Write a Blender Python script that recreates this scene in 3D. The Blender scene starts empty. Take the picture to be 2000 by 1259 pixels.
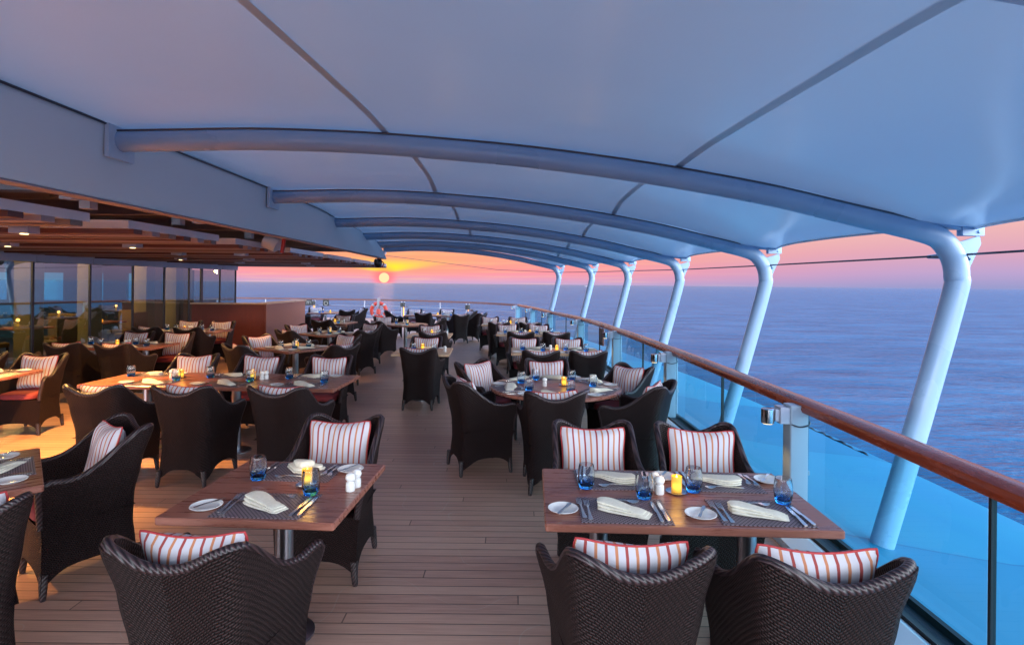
import bpy, math, random
from mathutils import Vector, Matrix
random.seed(7)
R = math.radians
SC = bpy.context.scene
COL = SC.collection

# ------------------------------------------------------------------ camera, sky, sun, exposure
cam = bpy.data.cameras.new('camera'); camo = bpy.data.objects.new('camera', cam); COL.objects.link(camo)
SC.camera = camo
cam.sensor_width = 36; cam.lens = 19.89
cam.shift_y = -0.0375
cam.clip_start = 0.05; cam.clip_end = 60000
EYE = 1.77
camo.location = (0, 0, EYE)
camo.rotation_euler = (R(90), R(-0.56), 0)
SUN_AZ = math.atan2(-250, 1105)          # negative is left of the view axis
SUN_EL = R(0.5)
w = bpy.data.worlds.new('World'); SC.world = w; w.use_nodes = True
nt = w.node_tree; nt.nodes.clear()
def N(nt, t, **k):
    n = nt.nodes.new(t)
    for a, b in k.items(): setattr(n, a, b)
    return n
def math_(nt, op, a, b=None, c=None, clamp=False):
    n = N(nt, 'ShaderNodeMath', operation=op, use_clamp=clamp)
    for i, v in enumerate((a, b, c)):
        if v is None: continue
        if isinstance(v, (int, float)): n.inputs[i].default_value = v
        else: nt.links.new(v, n.inputs[i])
    return n.outputs[0]
def ramp(nt, fac, stops, interp='LINEAR'):
    n = N(nt, 'ShaderNodeValToRGB'); cr = n.color_ramp; cr.interpolation = interp
    while len(cr.elements) < len(stops): cr.elements.new(0.5)
    for e, (p, c) in zip(cr.elements, stops):
        e.position = p; e.color = (*c, 1) if len(c) == 3 else c
    nt.links.new(fac, n.inputs[0]); return n.outputs[0]
def mixc(nt, f, a, b, mode='MIX'):
    n = N(nt, 'ShaderNodeMix', data_type='RGBA', blend_type=mode)
    for i, v in ((0, f), (6, a), (7, b)):
        if isinstance(v, (int, float)): n.inputs[i].default_value = v
        elif isinstance(v, tuple): n.inputs[i].default_value = (*v, 1) if len(v) == 3 else v
        else: nt.links.new(v, n.inputs[i])
    return n.outputs[2]
tc = N(nt, 'ShaderNodeTexCoord')
sep = N(nt, 'ShaderNodeSeparateXYZ'); nt.links.new(tc.outputs['Generated'], sep.inputs[0])
elev = math_(nt, 'ARCSINE', sep.outputs[2])                 # radians
edeg = math_(nt, 'MULTIPLY', elev, 180/math.pi)
e01 = math_(nt, 'DIVIDE', edeg, 60.0, clamp=True)
near_ = ramp(nt, e01, [(0, (.56,.38,.60)), (.5/60, (.78,.34,.48)), (1.3/60, (1.0,.29,.30)), (2.6/60, (1.0,.36,.24)), (4.5/60, (1.0,.50,.27)),
                      (9/60, (.95,.56,.38)), (16/60, (.60,.52,.62)), (28/60, (.42,.62,1.10)), (1, (.40,.80,1.75))])
far_ = ramp(nt, e01, [(0, (.28,.30,.56)), (1.2/60, (.46,.34,.58)), (3/60, (.68,.36,.47)), (5/60, (.80,.44,.43)), (8/60, (.84,.54,.50)),
                     (12/60, (.46,.56,.95)), (20/60, (.52,.78,1.5)), (34/60, (.50,.85,1.7)), (1, (.42,.88,1.9))])
back_ = ramp(nt, e01, [(0, (3.2,3.6,4.0)), (7/60, (7.8,8.5,9.3)), (18/60, (8.3,9.1,10.0)), (28/60, (1.7,2.4,3.2)), (1, (.45,.95,2.0))])
# azimuth distance from the sun
hd = N(nt, 'ShaderNodeCombineXYZ'); nt.links.new(sep.outputs[0], hd.inputs[0]); nt.links.new(sep.outputs[1], hd.inputs[1])
hn = N(nt, 'ShaderNodeVectorMath', operation='NORMALIZE'); nt.links.new(hd.outputs[0], hn.inputs[0])
dt = N(nt, 'ShaderNodeVectorMath', operation='DOT_PRODUCT'); nt.links.new(hn.outputs[0], dt.inputs[0])
dt.inputs[1].default_value = (math.sin(SUN_AZ), math.cos(SUN_AZ), 0)
azd = math_(nt, 'MULTIPLY', math_(nt, 'ARCCOSINE', math_(nt, 'MINIMUM', dt.outputs['Value'], .999999)), 180/math.pi)
def mr(nt, v, a, b, c, d, smooth=True):
    n = N(nt, 'ShaderNodeMapRange'); n.interpolation_type = 'SMOOTHSTEP' if smooth else 'LINEAR'
    nt.links.new(v, n.inputs[0])
    for i, x in enumerate((a, b, c, d)): n.inputs[i+1].default_value = x
    return n.outputs[0]
sky = mixc(nt, mr(nt, azd, 8, 55, 0, 1), near_, far_)
sky = mixc(nt, mr(nt, azd, 60, 104, 0, 1), sky, back_)
# thin streaky clouds low in the glow
mp = N(nt, 'ShaderNodeMapping'); mp.inputs['Scale'].default_value = (5, 5, 130); nt.links.new(tc.outputs['Generated'], mp.inputs[0])
cn = N(nt, 'ShaderNodeTexNoise'); cn.inputs['Scale'].default_value = 1.6; cn.inputs['Detail'].default_value = 5; nt.links.new(mp.outputs[0], cn.inputs[0])
cf = math_(nt, 'MULTIPLY', mr(nt, cn.outputs[0], .45, .75, 0, 1), math_(nt, 'MULTIPLY', mr(nt, edeg, 14, 3, 0, .34), mr(nt, azd, 42, 12, .05, 1)))
sky = mixc(nt, cf, sky, (1.0, .62, .30))
# yellow burning cloud above the sun, wedge-shaped
dx = math_(nt, 'MULTIPLY', math_(nt, 'ARCTAN2', sep.outputs[0], sep.outputs[1]), 180/math.pi)
dx = math_(nt, 'SUBTRACT', dx, math.degrees(SUN_AZ) + .15)
top = math_(nt, 'SUBTRACT', edeg, 1.45)
gx = math_(nt, 'DIVIDE', math_(nt, 'ABSOLUTE', dx), math_(nt, 'ADD', math_(nt, 'MULTIPLY', math_(nt, 'MAXIMUM', math_(nt, 'SUBTRACT', edeg, .95), 0), 4.2), .35))
gy = math_(nt, 'MULTIPLY', mr(nt, edeg, .95, 1.25, 0, 1), mr(nt, edeg, 2.6, 1.55, 0, 1))
glow = math_(nt, 'MULTIPLY', mr(nt, gx, 1.7, .1, 0, 1), gy)
wide = math_(nt, 'MULTIPLY', mr(nt, azd, 15, 0, 0, .6), math_(nt, 'MULTIPLY', mr(nt, edeg, .2, 1.6, 0, 1), mr(nt, edeg, 6.5, 1.6, 0, 1)))
sky = mixc(nt, wide, sky, (1.05, .38, .15))
sky = mixc(nt, glow, sky, (1.25, .80, .04))
# the sun's disc
sd = N(nt, 'ShaderNodeVectorMath', operation='DOT_PRODUCT'); nt.links.new(tc.outputs['Generated'], sd.inputs[0])
sdir = Vector((math.sin(SUN_AZ)*math.cos(SUN_EL), math.cos(SUN_AZ)*math.cos(SUN_EL), math.sin(SUN_EL)))
sd.inputs[1].default_value = sdir
sang = math_(nt, 'MULTIPLY', math_(nt, 'ARCCOSINE', math_(nt, 'MINIMUM', sd.outputs['Value'], .9999999)), 180/math.pi)
sky = mixc(nt, mr(nt, sang, 1.6, .3, 0, .75), sky, (1.2, .16, .16))
sky = mixc(nt, mr(nt, sang, .52, .46, 0, 1), sky, (1.3, .78, .42))
bg = N(nt, 'ShaderNodeBackground'); nt.links.new(sky, bg.inputs[0]); bg.inputs[1].default_value = 1.0
wo = N(nt, 'ShaderNodeOutputWorld'); nt.links.new(bg.outputs[0], wo.inputs[0])
sunl = bpy.data.lights.new('sun', 'SUN'); sunl.energy = .004; sunl.angle = R(2.0); sunl.color = (1, .35, .18)
suno = bpy.data.objects.new('sun', sunl); COL.objects.link(suno)
suno.rotation_euler = (-Vector((sdir.x, sdir.y, math.sin(R(1.4))))).to_track_quat('-Z', 'Y').to_euler()
SC.view_settings.view_transform = 'Standard'; SC.view_settings.look = 'None'
SC.view_settings.exposure = 0.15; SC.view_settings.gamma = 1.0
SC.cycles.max_bounces = 10; SC.cycles.diffuse_bounces = 4; SC.cycles.glossy_bounces = 4
SC.cycles.transmission_bounces = 8; SC.cycles.transparent_max_bounces = 16
SC.cycles.caustics_reflective = False; SC.cycles.caustics_refractive = False
SC.cycles.sample_clamp_indirect = 4.0
try:
    SC.cycles.use_denoising = True
except Exception: pass

# ------------------------------------------------------------------ materials
MATS = {}
def mat(name, col=(.5,.5,.5), rough=.5, metal=0, spec=.5, **k):
    m = bpy.data.materials.new(name); m.use_nodes = True
    b = m.node_tree.nodes['Principled BSDF']
    b.inputs['Base Color'].default_value = (*col, 1); b.inputs['Roughness'].default_value = rough
    b.inputs['Metallic'].default_value = metal; b.inputs['Specular IOR Level'].default_value = spec
    for a, v in k.items():
        b.inputs[a.replace('_', ' ')].default_value = v
    MATS[name] = m; return m
def bs(m): return m.node_tree.nodes['Principled BSDF']
def bump(m, h, strength=.5, dist=.01):
    t = m.node_tree; n = N(t, 'ShaderNodeBump'); n.inputs['Strength'].default_value = strength; n.inputs['Distance'].default_value = dist
    t.links.new(h, n.inputs['Height']); t.links.new(n.outputs[0], bs(m).inputs['Normal']); return n
def noise(t, co, scale, detail=4, vec=(1,1,1), rough=.5):
    mp = N(t, 'ShaderNodeMapping'); mp.inputs['Scale'].default_value = vec; t.links.new(co, mp.inputs[0])
    n = N(t, 'ShaderNodeTexNoise'); n.inputs['Scale'].default_value = scale; n.inputs['Detail'].default_value = detail; n.inputs['Roughness'].default_value = rough
    t.links.new(mp.outputs[0], n.inputs[0]); return n.outputs[0]
def simple_var(m, c1, c2, scale, vec=(1,1,1), bstr=0, rrange=None, co='Object'):
    t = m.node_tree; c = N(t, 'ShaderNodeTexCoord').outputs[co]
    f = noise(t, c, scale, 5, vec)
    t.links.new(mixc(t, mr(t, f, .3, .7, 0, 1), c1, c2), bs(m).inputs['Base Color'])
    if rrange: t.links.new(mr(t, f, .3, .7, *rrange), bs(m).inputs['Roughness'])
    if bstr: bump(m, f, bstr, .003)
    return m

# woven synthetic rattan: rows of raised strand ends rising away from the centre line (uses UV in metres)
def weave(name, dark, light, k=.55, rh=.0125, cw=.0165, strength=.9):
    m = mat(name, light, .55, spec=.22); t = m.node_tree
    uv = N(t, 'ShaderNodeUVMap'); s = N(t, 'ShaderNodeSeparateXYZ'); t.links.new(uv.outputs[0], s.inputs[0])
    u = math_(t, 'ABSOLUTE', s.outputs[0]); v = s.outputs[1]
    rr = math_(t, 'DIVIDE', math_(t, 'SUBTRACT', v, math_(t, 'MULTIPLY', u, k)), rh)
    rf = math_(t, 'FRACT', rr); rid = math_(t, 'FLOOR', rr)
    cc = math_(t, 'ADD', math_(t, 'DIVIDE', u, cw), math_(t, 'MULTIPLY', rid, .5))
    cf = math_(t, 'FRACT', cc)
    a = math_(t, 'SUBTRACT', math_(t, 'MULTIPLY', rf, 2), 1); a = math_(t, 'SUBTRACT', 1, math_(t, 'MULTIPLY', a, a))
    b = math_(t, 'SUBTRACT', math_(t, 'MULTIPLY', cf, 2), 1); b = math_(t, 'SUBTRACT', 1, math_(t, 'POWER', math_(t, 'ABSOLUTE', b), 3))
    h = math_(t, 'MULTIPLY', a, b)
    wn = N(t, 'ShaderNodeTexWhiteNoise', noise_dimensions='2D')
    cb = N(t, 'ShaderNodeCombineXYZ'); t.links.new(rid, cb.inputs[0]); t.links.new(math_(t, 'FLOOR', cc), cb.inputs[1]); t.links.new(cb.outputs[0], wn.inputs['Vector'])
    c = mixc(t, mr(t, h, .1, .8, 0, 1), dark, light)
    c = mixc(t, math_(t, 'MULTIPLY', wn.outputs[0], .35), c, dark)
    t.links.new(c, bs(m).inputs['Base Color'])
    bump(m, h, strength, .006)
    return m
weave('rattan', (.0012,.0005,.0006), (.027,.0105,.0105))
m = mat('rattan_rim', (.085,.058,.055), .4)
t = m.node_tree; wv = N(t, 'ShaderNodeTexWave'); wv.inputs['Scale'].default_value = 26; wv.inputs['Distortion'].default_value = .6; wv.bands_direction = 'DIAGONAL'
t.links.new(N(t, 'ShaderNodeTexCoord').outputs['Object'], wv.inputs[0]); t.links.new(mixc(t, wv.outputs[1], (.004,.002,.003), (.050,.027,.031)), bs(m).inputs['Base Color']); bump(m, wv.outputs[1], .6, .004)
mat('seat_red', (.20,.022,.028), .75)
simple_var(MATS['seat_red'], (.17,.018,.024), (.25,.03,.035), 6, bstr=.2)
# striped pillow cloth (UV 0..1 across)
m = mat('stripe_cloth', (.75,.73,.76), .85); t = m.node_tree
uv = N(t, 'ShaderNodeUVMap'); s = N(t, 'ShaderNodeSeparateXYZ'); t.links.new(uv.outputs[0], s.inputs[0])
q = math_(t, 'MULTIPLY', s.outputs[0], 5.5)
f1 = math_(t, 'FRACT', q); f2 = math_(t, 'FRACT', math_(t, 'ADD', q, .5))
def band(f): return mr(t, math_(t, 'ABSOLUTE', math_(t, 'SUBTRACT', f, .5)), .080, .066, 0, 1, False)
c = mixc(t, band(f1), (.58,.55,.60), (.34,.055,.05)); c = mixc(t, band(f2), c, (.52,.20,.10))
thr = N(t, 'ShaderNodeTexChecker'); thr.inputs['Scale'].default_value = 260; t.links.new(uv.outputs[0], thr.inputs[0])
c = mixc(t, .10, c, thr.outputs[0], 'MULTIPLY')
t.links.new(c, bs(m).inputs['Base Color']); bump(m, noise(t, uv.outputs[0], 7, 4), .25, .01)
mat('piping_red', (.40,.03,.035), .7)

def wood(name, a, b, scale=3, vec=(1,12,12), rough=.4, bstr=.08, rr=None, co='Object'):
    m = mat(name, a, rough); t = m.node_tree; c = N(t, 'ShaderNodeTexCoord').outputs[co]
    f = noise(t, c, scale, 7, vec, .65); g = noise(t, c, scale*6, 3, vec)
    f = math_(t, 'ADD', math_(t, 'MULTIPLY', f, .75), math_(t, 'MULTIPLY', g, .25))
    t.links.new(mixc(t, mr(t, f, .32, .66, 0, 1), a, b), bs(m).inputs['Base Color'])
    t.links.new(mr(t, f, .3, .7, *(rr or (rough-.06, rough+.1))), bs(m).inputs['Roughness'])
    bump(m, f, bstr, .002); return m
wood('table_wood', (.20,.070,.050), (.31,.120,.084), 2.4, (1,13,13), .28)
wood('table_wood_pale', (.42,.25,.15), (.58,.38,.24), 2.2, (1,9,9), .36)
wood('rail_wood', (.15,.020,.009), (.28,.045,.016), 1.2, (6,1,6), .25, rr=(.18,.34))
wood('slat_wood', (.17,.12,.105), (.27,.20,.175), 1.5, (1,9,9), .5)
wood('slat_dark', (.085,.028,.024), (.14,.045,.036), 1.5, (1,9,9), .5)
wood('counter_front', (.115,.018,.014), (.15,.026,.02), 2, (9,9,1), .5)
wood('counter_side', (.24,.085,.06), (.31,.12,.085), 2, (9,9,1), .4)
wood('counter_top', (.55,.34,.22), (.66,.43,.29), 2, (4,1,4), .3)
# deck boards run across the view
m = mat('deck_boards', (.25,.16,.12), .5); t = m.node_tree
co = N(t, 'ShaderNodeTexCoord').outputs['Object']; s = N(t, 'ShaderNodeSeparateXYZ'); t.links.new(co, s.inputs[0])
PW = .092
rw = math_(t, 'DIVIDE', s.outputs[1], PW); rid = math_(t, 'FLOOR', rw); rf = math_(t, 'FRACT', rw)
wn = N(t, 'ShaderNodeTexWhiteNoise', noise_dimensions='1D'); t.links.new(rid, wn.inputs['W'])
xo = math_(t, 'ADD', math_(t, 'DIVIDE', math_(t, 'ADD', s.outputs[0], math_(t, 'MULTIPLY', s.outputs[1], .0)), 3.9), math_(t, 'MULTIPLY', rid, .381966))
xf = math_(t, 'FRACT', xo)
wn2 = N(t, 'ShaderNodeTexWhiteNoise', noise_dimensions='2D'); cb = N(t, 'ShaderNodeCombineXYZ'); t.links.new(rid, cb.inputs[0]); t.links.new(math_(t, 'FLOOR', xo), cb.inputs[1]); t.links.new(cb.outputs[0], wn2.inputs['Vector'])
seam_y = mr(t, math_(t, 'ABSOLUTE', math_(t, 'SUBTRACT', rf, .5)), .462, .474, 0, 1, False)
seam_x = mr(t, math_(t, 'MINIMUM', xf, math_(t, 'SUBTRACT', 1, xf)), .0007, .0012, .7, 0, False)
seam = math_(t, 'MAXIMUM', seam_y, seam_x)
g = noise(t, co, 2.5, 7, (1.2,22,1), .7); big = noise(t, co, .55, 4)
c = mixc(t, mr(t, g, .3, .7, 0, 1), (.37,.190,.145), (.55,.315,.245))
c = mixc(t, math_(t, 'MULTIPLY', wn2.outputs[0], .45), c, (.66,.41,.31))
c = mixc(t, mr(t, big, .42, .72, 0, .35), c, (.27,.155,.13))
scf = N(t, 'ShaderNodeTexNoise'); scf.inputs['Scale'].default_value = 1.1; scf.inputs['Detail'].default_value = 1; t.links.new(co, scf.inputs[0])
scr = mr(t, math_(t, 'ABSOLUTE', math_(t, 'SUBTRACT', scf.outputs[0], .52)), .0006, .0016, .35, 0, False)
c = mixc(t, scr, c, (.5,.42,.36))
c = mixc(t, seam, c, (.05,.032,.030))
t.links.new(c, bs(m).inputs['Base Color']); t.links.new(mr(t, g, .3, .7, .30, .5), bs(m).inputs['Roughness'])
hh = math_(t, 'SUBTRACT', math_(t, 'MULTIPLY', g, .25), seam); bump(m, hh, .5, .003)

mat('white_paint', (.62,.70,.80), .32, spec=.5)
simple_var(MATS['white_paint'], (.58,.66,.76), (.66,.74,.83), 1.5, rrange=(.28,.42))
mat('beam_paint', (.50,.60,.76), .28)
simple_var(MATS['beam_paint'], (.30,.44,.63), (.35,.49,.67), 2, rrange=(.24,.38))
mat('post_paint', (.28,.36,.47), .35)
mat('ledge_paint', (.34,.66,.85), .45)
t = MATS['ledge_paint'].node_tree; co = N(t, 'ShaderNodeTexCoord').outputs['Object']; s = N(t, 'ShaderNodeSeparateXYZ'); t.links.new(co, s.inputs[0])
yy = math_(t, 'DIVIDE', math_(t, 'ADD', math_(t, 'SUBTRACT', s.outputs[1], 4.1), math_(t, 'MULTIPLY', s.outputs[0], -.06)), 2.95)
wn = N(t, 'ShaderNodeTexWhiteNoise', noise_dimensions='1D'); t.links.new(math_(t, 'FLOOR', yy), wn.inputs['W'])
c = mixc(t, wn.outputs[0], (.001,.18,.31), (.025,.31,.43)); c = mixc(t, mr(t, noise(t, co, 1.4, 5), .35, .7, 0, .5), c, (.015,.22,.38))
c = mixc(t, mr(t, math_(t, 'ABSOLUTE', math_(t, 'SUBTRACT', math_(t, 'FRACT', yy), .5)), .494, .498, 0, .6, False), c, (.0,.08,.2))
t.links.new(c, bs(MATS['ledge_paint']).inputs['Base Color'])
mat('fascia_paint', (.50,.60,.66), .5)
simple_var(MATS['fascia_paint'], (.76,.80,.81), (.82,.85,.86), .7, rrange=(.4,.6))
# canopy membrane: diffuse + translucent + soft gloss
m = bpy.data.materials.new('membrane'); m.use_nodes = True; MATS['membrane'] = m; t = m.node_tree
b = bs(m); b.inputs['Base Color'].default_value = (.58,.63,.74,1); b.inputs['Roughness'].default_value = .3; b.inputs['Specular IOR Level'].default_value = .85
co = N(t, 'ShaderNodeTexCoord').outputs['Object']
f = noise(t, co, .5, 5); f2 = noise(t, co, 3.5, 6, (1,2.5,1), .7)
t.links.new(mixc(t, mr(t, f, .35, .7, 0, 1), (.60,.73,.80), (.64,.77,.83)), b.inputs['Base Color'])
t.links.new(mr(t, f, .3, .7, .21, .26), b.inputs['Roughness']); pass
tr = N(t, 'ShaderNodeBsdfTranslucent'); tr.inputs[0].default_value = (.45,.55,.70,1)
mx = N(t, 'ShaderNodeMixShader'); mx.inputs[0].default_value = .10
t.links.new(b.outputs[0], mx.inputs[1]); t.links.new(tr.outputs[0], mx.inputs[2]); t.links.new(mx.outputs[0], t.nodes['Material Output'].inputs[0])
mat('membrane_seam', (.50,.60,.68), .28, spec=.85)
mat('steel', (.42,.42,.47), .28, 1.0)
mat('chrome', (.75,.75,.80), .12, 1.0)
mat('cutlery', (.90,.86,.82), .2, 1.0)
mat('cable', (.10,.09,.11), .35, .8)
mat('rubber', (.012,.012,.014), .5)
mat('joint_black', (.008,.010,.014), .4)
mat('porcelain', (.74,.74,.74), .12)
mat('linen', (.74,.70,.58), .85); simple_var(MATS['linen'], (.70,.66,.55), (.78,.74,.63), 60, bstr=.15)
mat('ceiling_paint', (.20,.165,.185), .6); simple_var(MATS['ceiling_paint'], (.32,.26,.29), (.40,.33,.36), 1.2)
mat('mullion', (.03,.025,.035), .35)
mat('aluminium', (.42,.43,.52), .35, .3); simple_var(MATS['aluminium'], (.38,.39,.48), (.48,.48,.56), .8)
mat('panel_edge', (.80,.84,.92), .4)
mat('ring_orange', (.50,.035,.018), .45)
mat('ring_tape', (.30,.27,.30), .4)
mat('sign_dark', (.015,.015,.018), .35)
mat('sign_pale', (.45,.42,.40), .5)
mat('olive_leather', (.17,.10,.022), .5)
mat('olive_wall', (.24,.20,.10), .7)
mat('inner_floor', (.08,.05,.03), .5)
mat('inner_wall', (.05,.03,.03), .6)
mat('skin_rubber_red', (.55,.03,.02), .5)
m = mat('placemat', (.06,.045,.06), .5); t = m.node_tree
co = N(t, 'ShaderNodeTexCoord').outputs['Object']; s = N(t, 'ShaderNodeSeparateXYZ'); t.links.new(co, s.inputs[0])
r1 = math_(t, 'DIVIDE', s.outputs[1], .0105); c1 = math_(t, 'ADD', math_(t, 'DIVIDE', s.outputs[0], .0190), math_(t, 'MULTIPLY', math_(t, 'FLOOR', r1), .5))
def par(x): 
    x = math_(t, 'SUBTRACT', math_(t, 'MULTIPLY', math_(t, 'FRACT', x), 2), 1); return math_(t, 'SUBTRACT', 1, math_(t, 'MULTIPLY', x, x))
h = math_(t, 'MULTIPLY', par(r1), par(c1))
t.links.new(mixc(t, mr(t, h, .15, .75, 0, 1), (.008,.006,.010), (.27,.20,.24)), bs(m).inputs['Base Color']); bump(m, h, .8, .002)

def glassmat(name, tint, gloss_rough=.02, ior=1.45, extra=0.0):
    m = bpy.data.materials.new(name); m.use_nodes = True; MATS[name] = m; t = m.node_tree; t.nodes.remove(bs(m))
    tp = N(t, 'ShaderNodeBsdfTransparent'); tp.inputs[0].default_value = (*tint, 1)
    gl = N(t, 'ShaderNodeBsdfGlossy'); gl.inputs['Roughness'].default_value = gloss_rough
    fr = N(t, 'ShaderNodeLayerWeight'); fr.inputs[0].default_value = .5
    f = math_(t, 'ADD', math_(t, 'MULTIPLY', math_(t, 'POWER', fr.outputs['Facing'], 4.5), .85), .04 + extra, clamp=True)
    mx = N(t, 'ShaderNodeMixShader'); t.links.new(f, mx.inputs[0]); t.links.new(tp.outputs[0], mx.inputs[1]); t.links.new(gl.outputs[0], mx.inputs[2])
    t.links.new(mx.outputs[0], t.nodes['Material Output'].inputs[0]); return m
glassmat('rail_glass', (.42,.84,.94))
glassmat('window_glass', (.55,.60,.58), extra=.26)
glassmat('teal_glass', (.12,.85,.95), extra=.02)
# tumbler: clear glass, blue at the foot
m = mat('tumbler_glass', (1,1,1), 0.0, Transmission_Weight=1.0, IOR=1.45); t = m.node_tree
co = N(t, 'ShaderNodeTexCoord').outputs['Object']; s = N(t, 'ShaderNodeSeparateXYZ'); t.links.new(co, s.inputs[0])
t.links.new(ramp(t, math_(t, 'DIVIDE', s.outputs[2], .105, clamp=True), [(0, (.02,.34,1)), (.20, (.08,.45,1)), (.42, (.82,.92,1)), (1, (1,.985,1))]), bs(m).inputs['Base Color'])
m = mat('wine_glass', (1,1,1), 0, Transmission_Weight=1.0)
def emis(name, col, st, base=(.8,.4,.05)):
    m = mat(name, base, .4); bs(m).inputs['Emission Color'].default_value = (*col, 1); bs(m).inputs['Emission Strength'].default_value = st; return m
m = emis('candle_glass', (1,.42,.02), .55, (.85,.45,.05)); t = m.node_tree
co = N(t, 'ShaderNodeTexCoord').outputs['Object']; lw = N(t, 'ShaderNodeLayerWeight'); lw.inputs[0].default_value = .35
s = N(t, 'ShaderNodeSeparateXYZ'); t.links.new(co, s.inputs[0])
zz = mr(t, math_(t, 'ABSOLUTE', math_(t, 'SUBTRACT', s.outputs[2], .034)), .0, .030, 1, 0)
fc = math_(t, 'POWER', math_(t, 'SUBTRACT', 1, lw.outputs['Facing']), 2.0)
ee = math_(t, 'ADD', .30, math_(t, 'MULTIPLY', math_(t, 'MULTIPLY', zz, fc), 1.3))
t.links.new(ee, bs(m).inputs['Emission Strength'])
t.links.new(mixc(t, mr(t, math_(t, 'MULTIPLY', zz, fc), 0, .8, 0, 1), (1,.42,.05), (1,.62,.05)), bs(m).inputs['Emission Color'])
emis('flame', (1,.75,.15), 6)
emis('lamp_lens', (1,.75,.35), 3.5)
emis('lamp_lens_dim', (1,.80,.45), 3)
emis('amber_lamp', (1,.35,.03), 2.2)
# sea
m = mat('sea_water', (.012,.035,.085), .2, spec=.18, IOR=1.33); t = m.node_tree
co = N(t, 'ShaderNodeTexCoord').outputs['Object']
a = noise(t, co, .11, 5, (.35,1.0,1), .6); b2 = noise(t, co, .9, 4, (.32,1.0,1), .6); c3 = noise(t, co, .018, 3, (.6,1,1))
hh = math_(t, 'ADD', math_(t, 'MULTIPLY', a, 1.0), math_(t, 'MULTIPLY', b2, .22)); hh = math_(t, 'ADD', hh, math_(t, 'MULTIPLY', c3, 2.0))
nb = bump(m, hh, .8, 3.6)
gl = N(t, 'ShaderNodeBsdfGlossy'); gl.inputs['Roughness'].default_value = .16; gl.inputs['Color'].default_value = (.76,.89,1,1); t.links.new(nb.outputs[0], gl.inputs['Normal'])
lw = N(t, 'ShaderNodeLayerWeight'); lw.inputs[0].default_value = .5; t.links.new(nb.outputs[0], lw.inputs['Normal'])
mx = N(t, 'ShaderNodeMixShader'); t.links.new(math_(t, 'ADD', math_(t, 'MULTIPLY', math_(t, 'POWER', lw.outputs['Facing'], 4), .58), .03, clamp=True), mx.inputs[0])
t.links.new(bs(m).outputs[0], mx.inputs[1]); t.links.new(gl.outputs[0], mx.inputs[2]); t.links.new(mx.outputs[0], t.nodes['Material Output'].inputs[0])
bs(m).inputs['Specular IOR Level'].default_value = 0; bs(m).inputs['Roughness'].default_value = .8
lt = math_(t, 'MULTIPLY', mr(t, a, .35, .7, 0, 1), 1.0)
t.links.new(mixc(t, lt, (.005,.060,.135), (.026,.115,.215)), bs(m).inputs['Base Color'])

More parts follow.
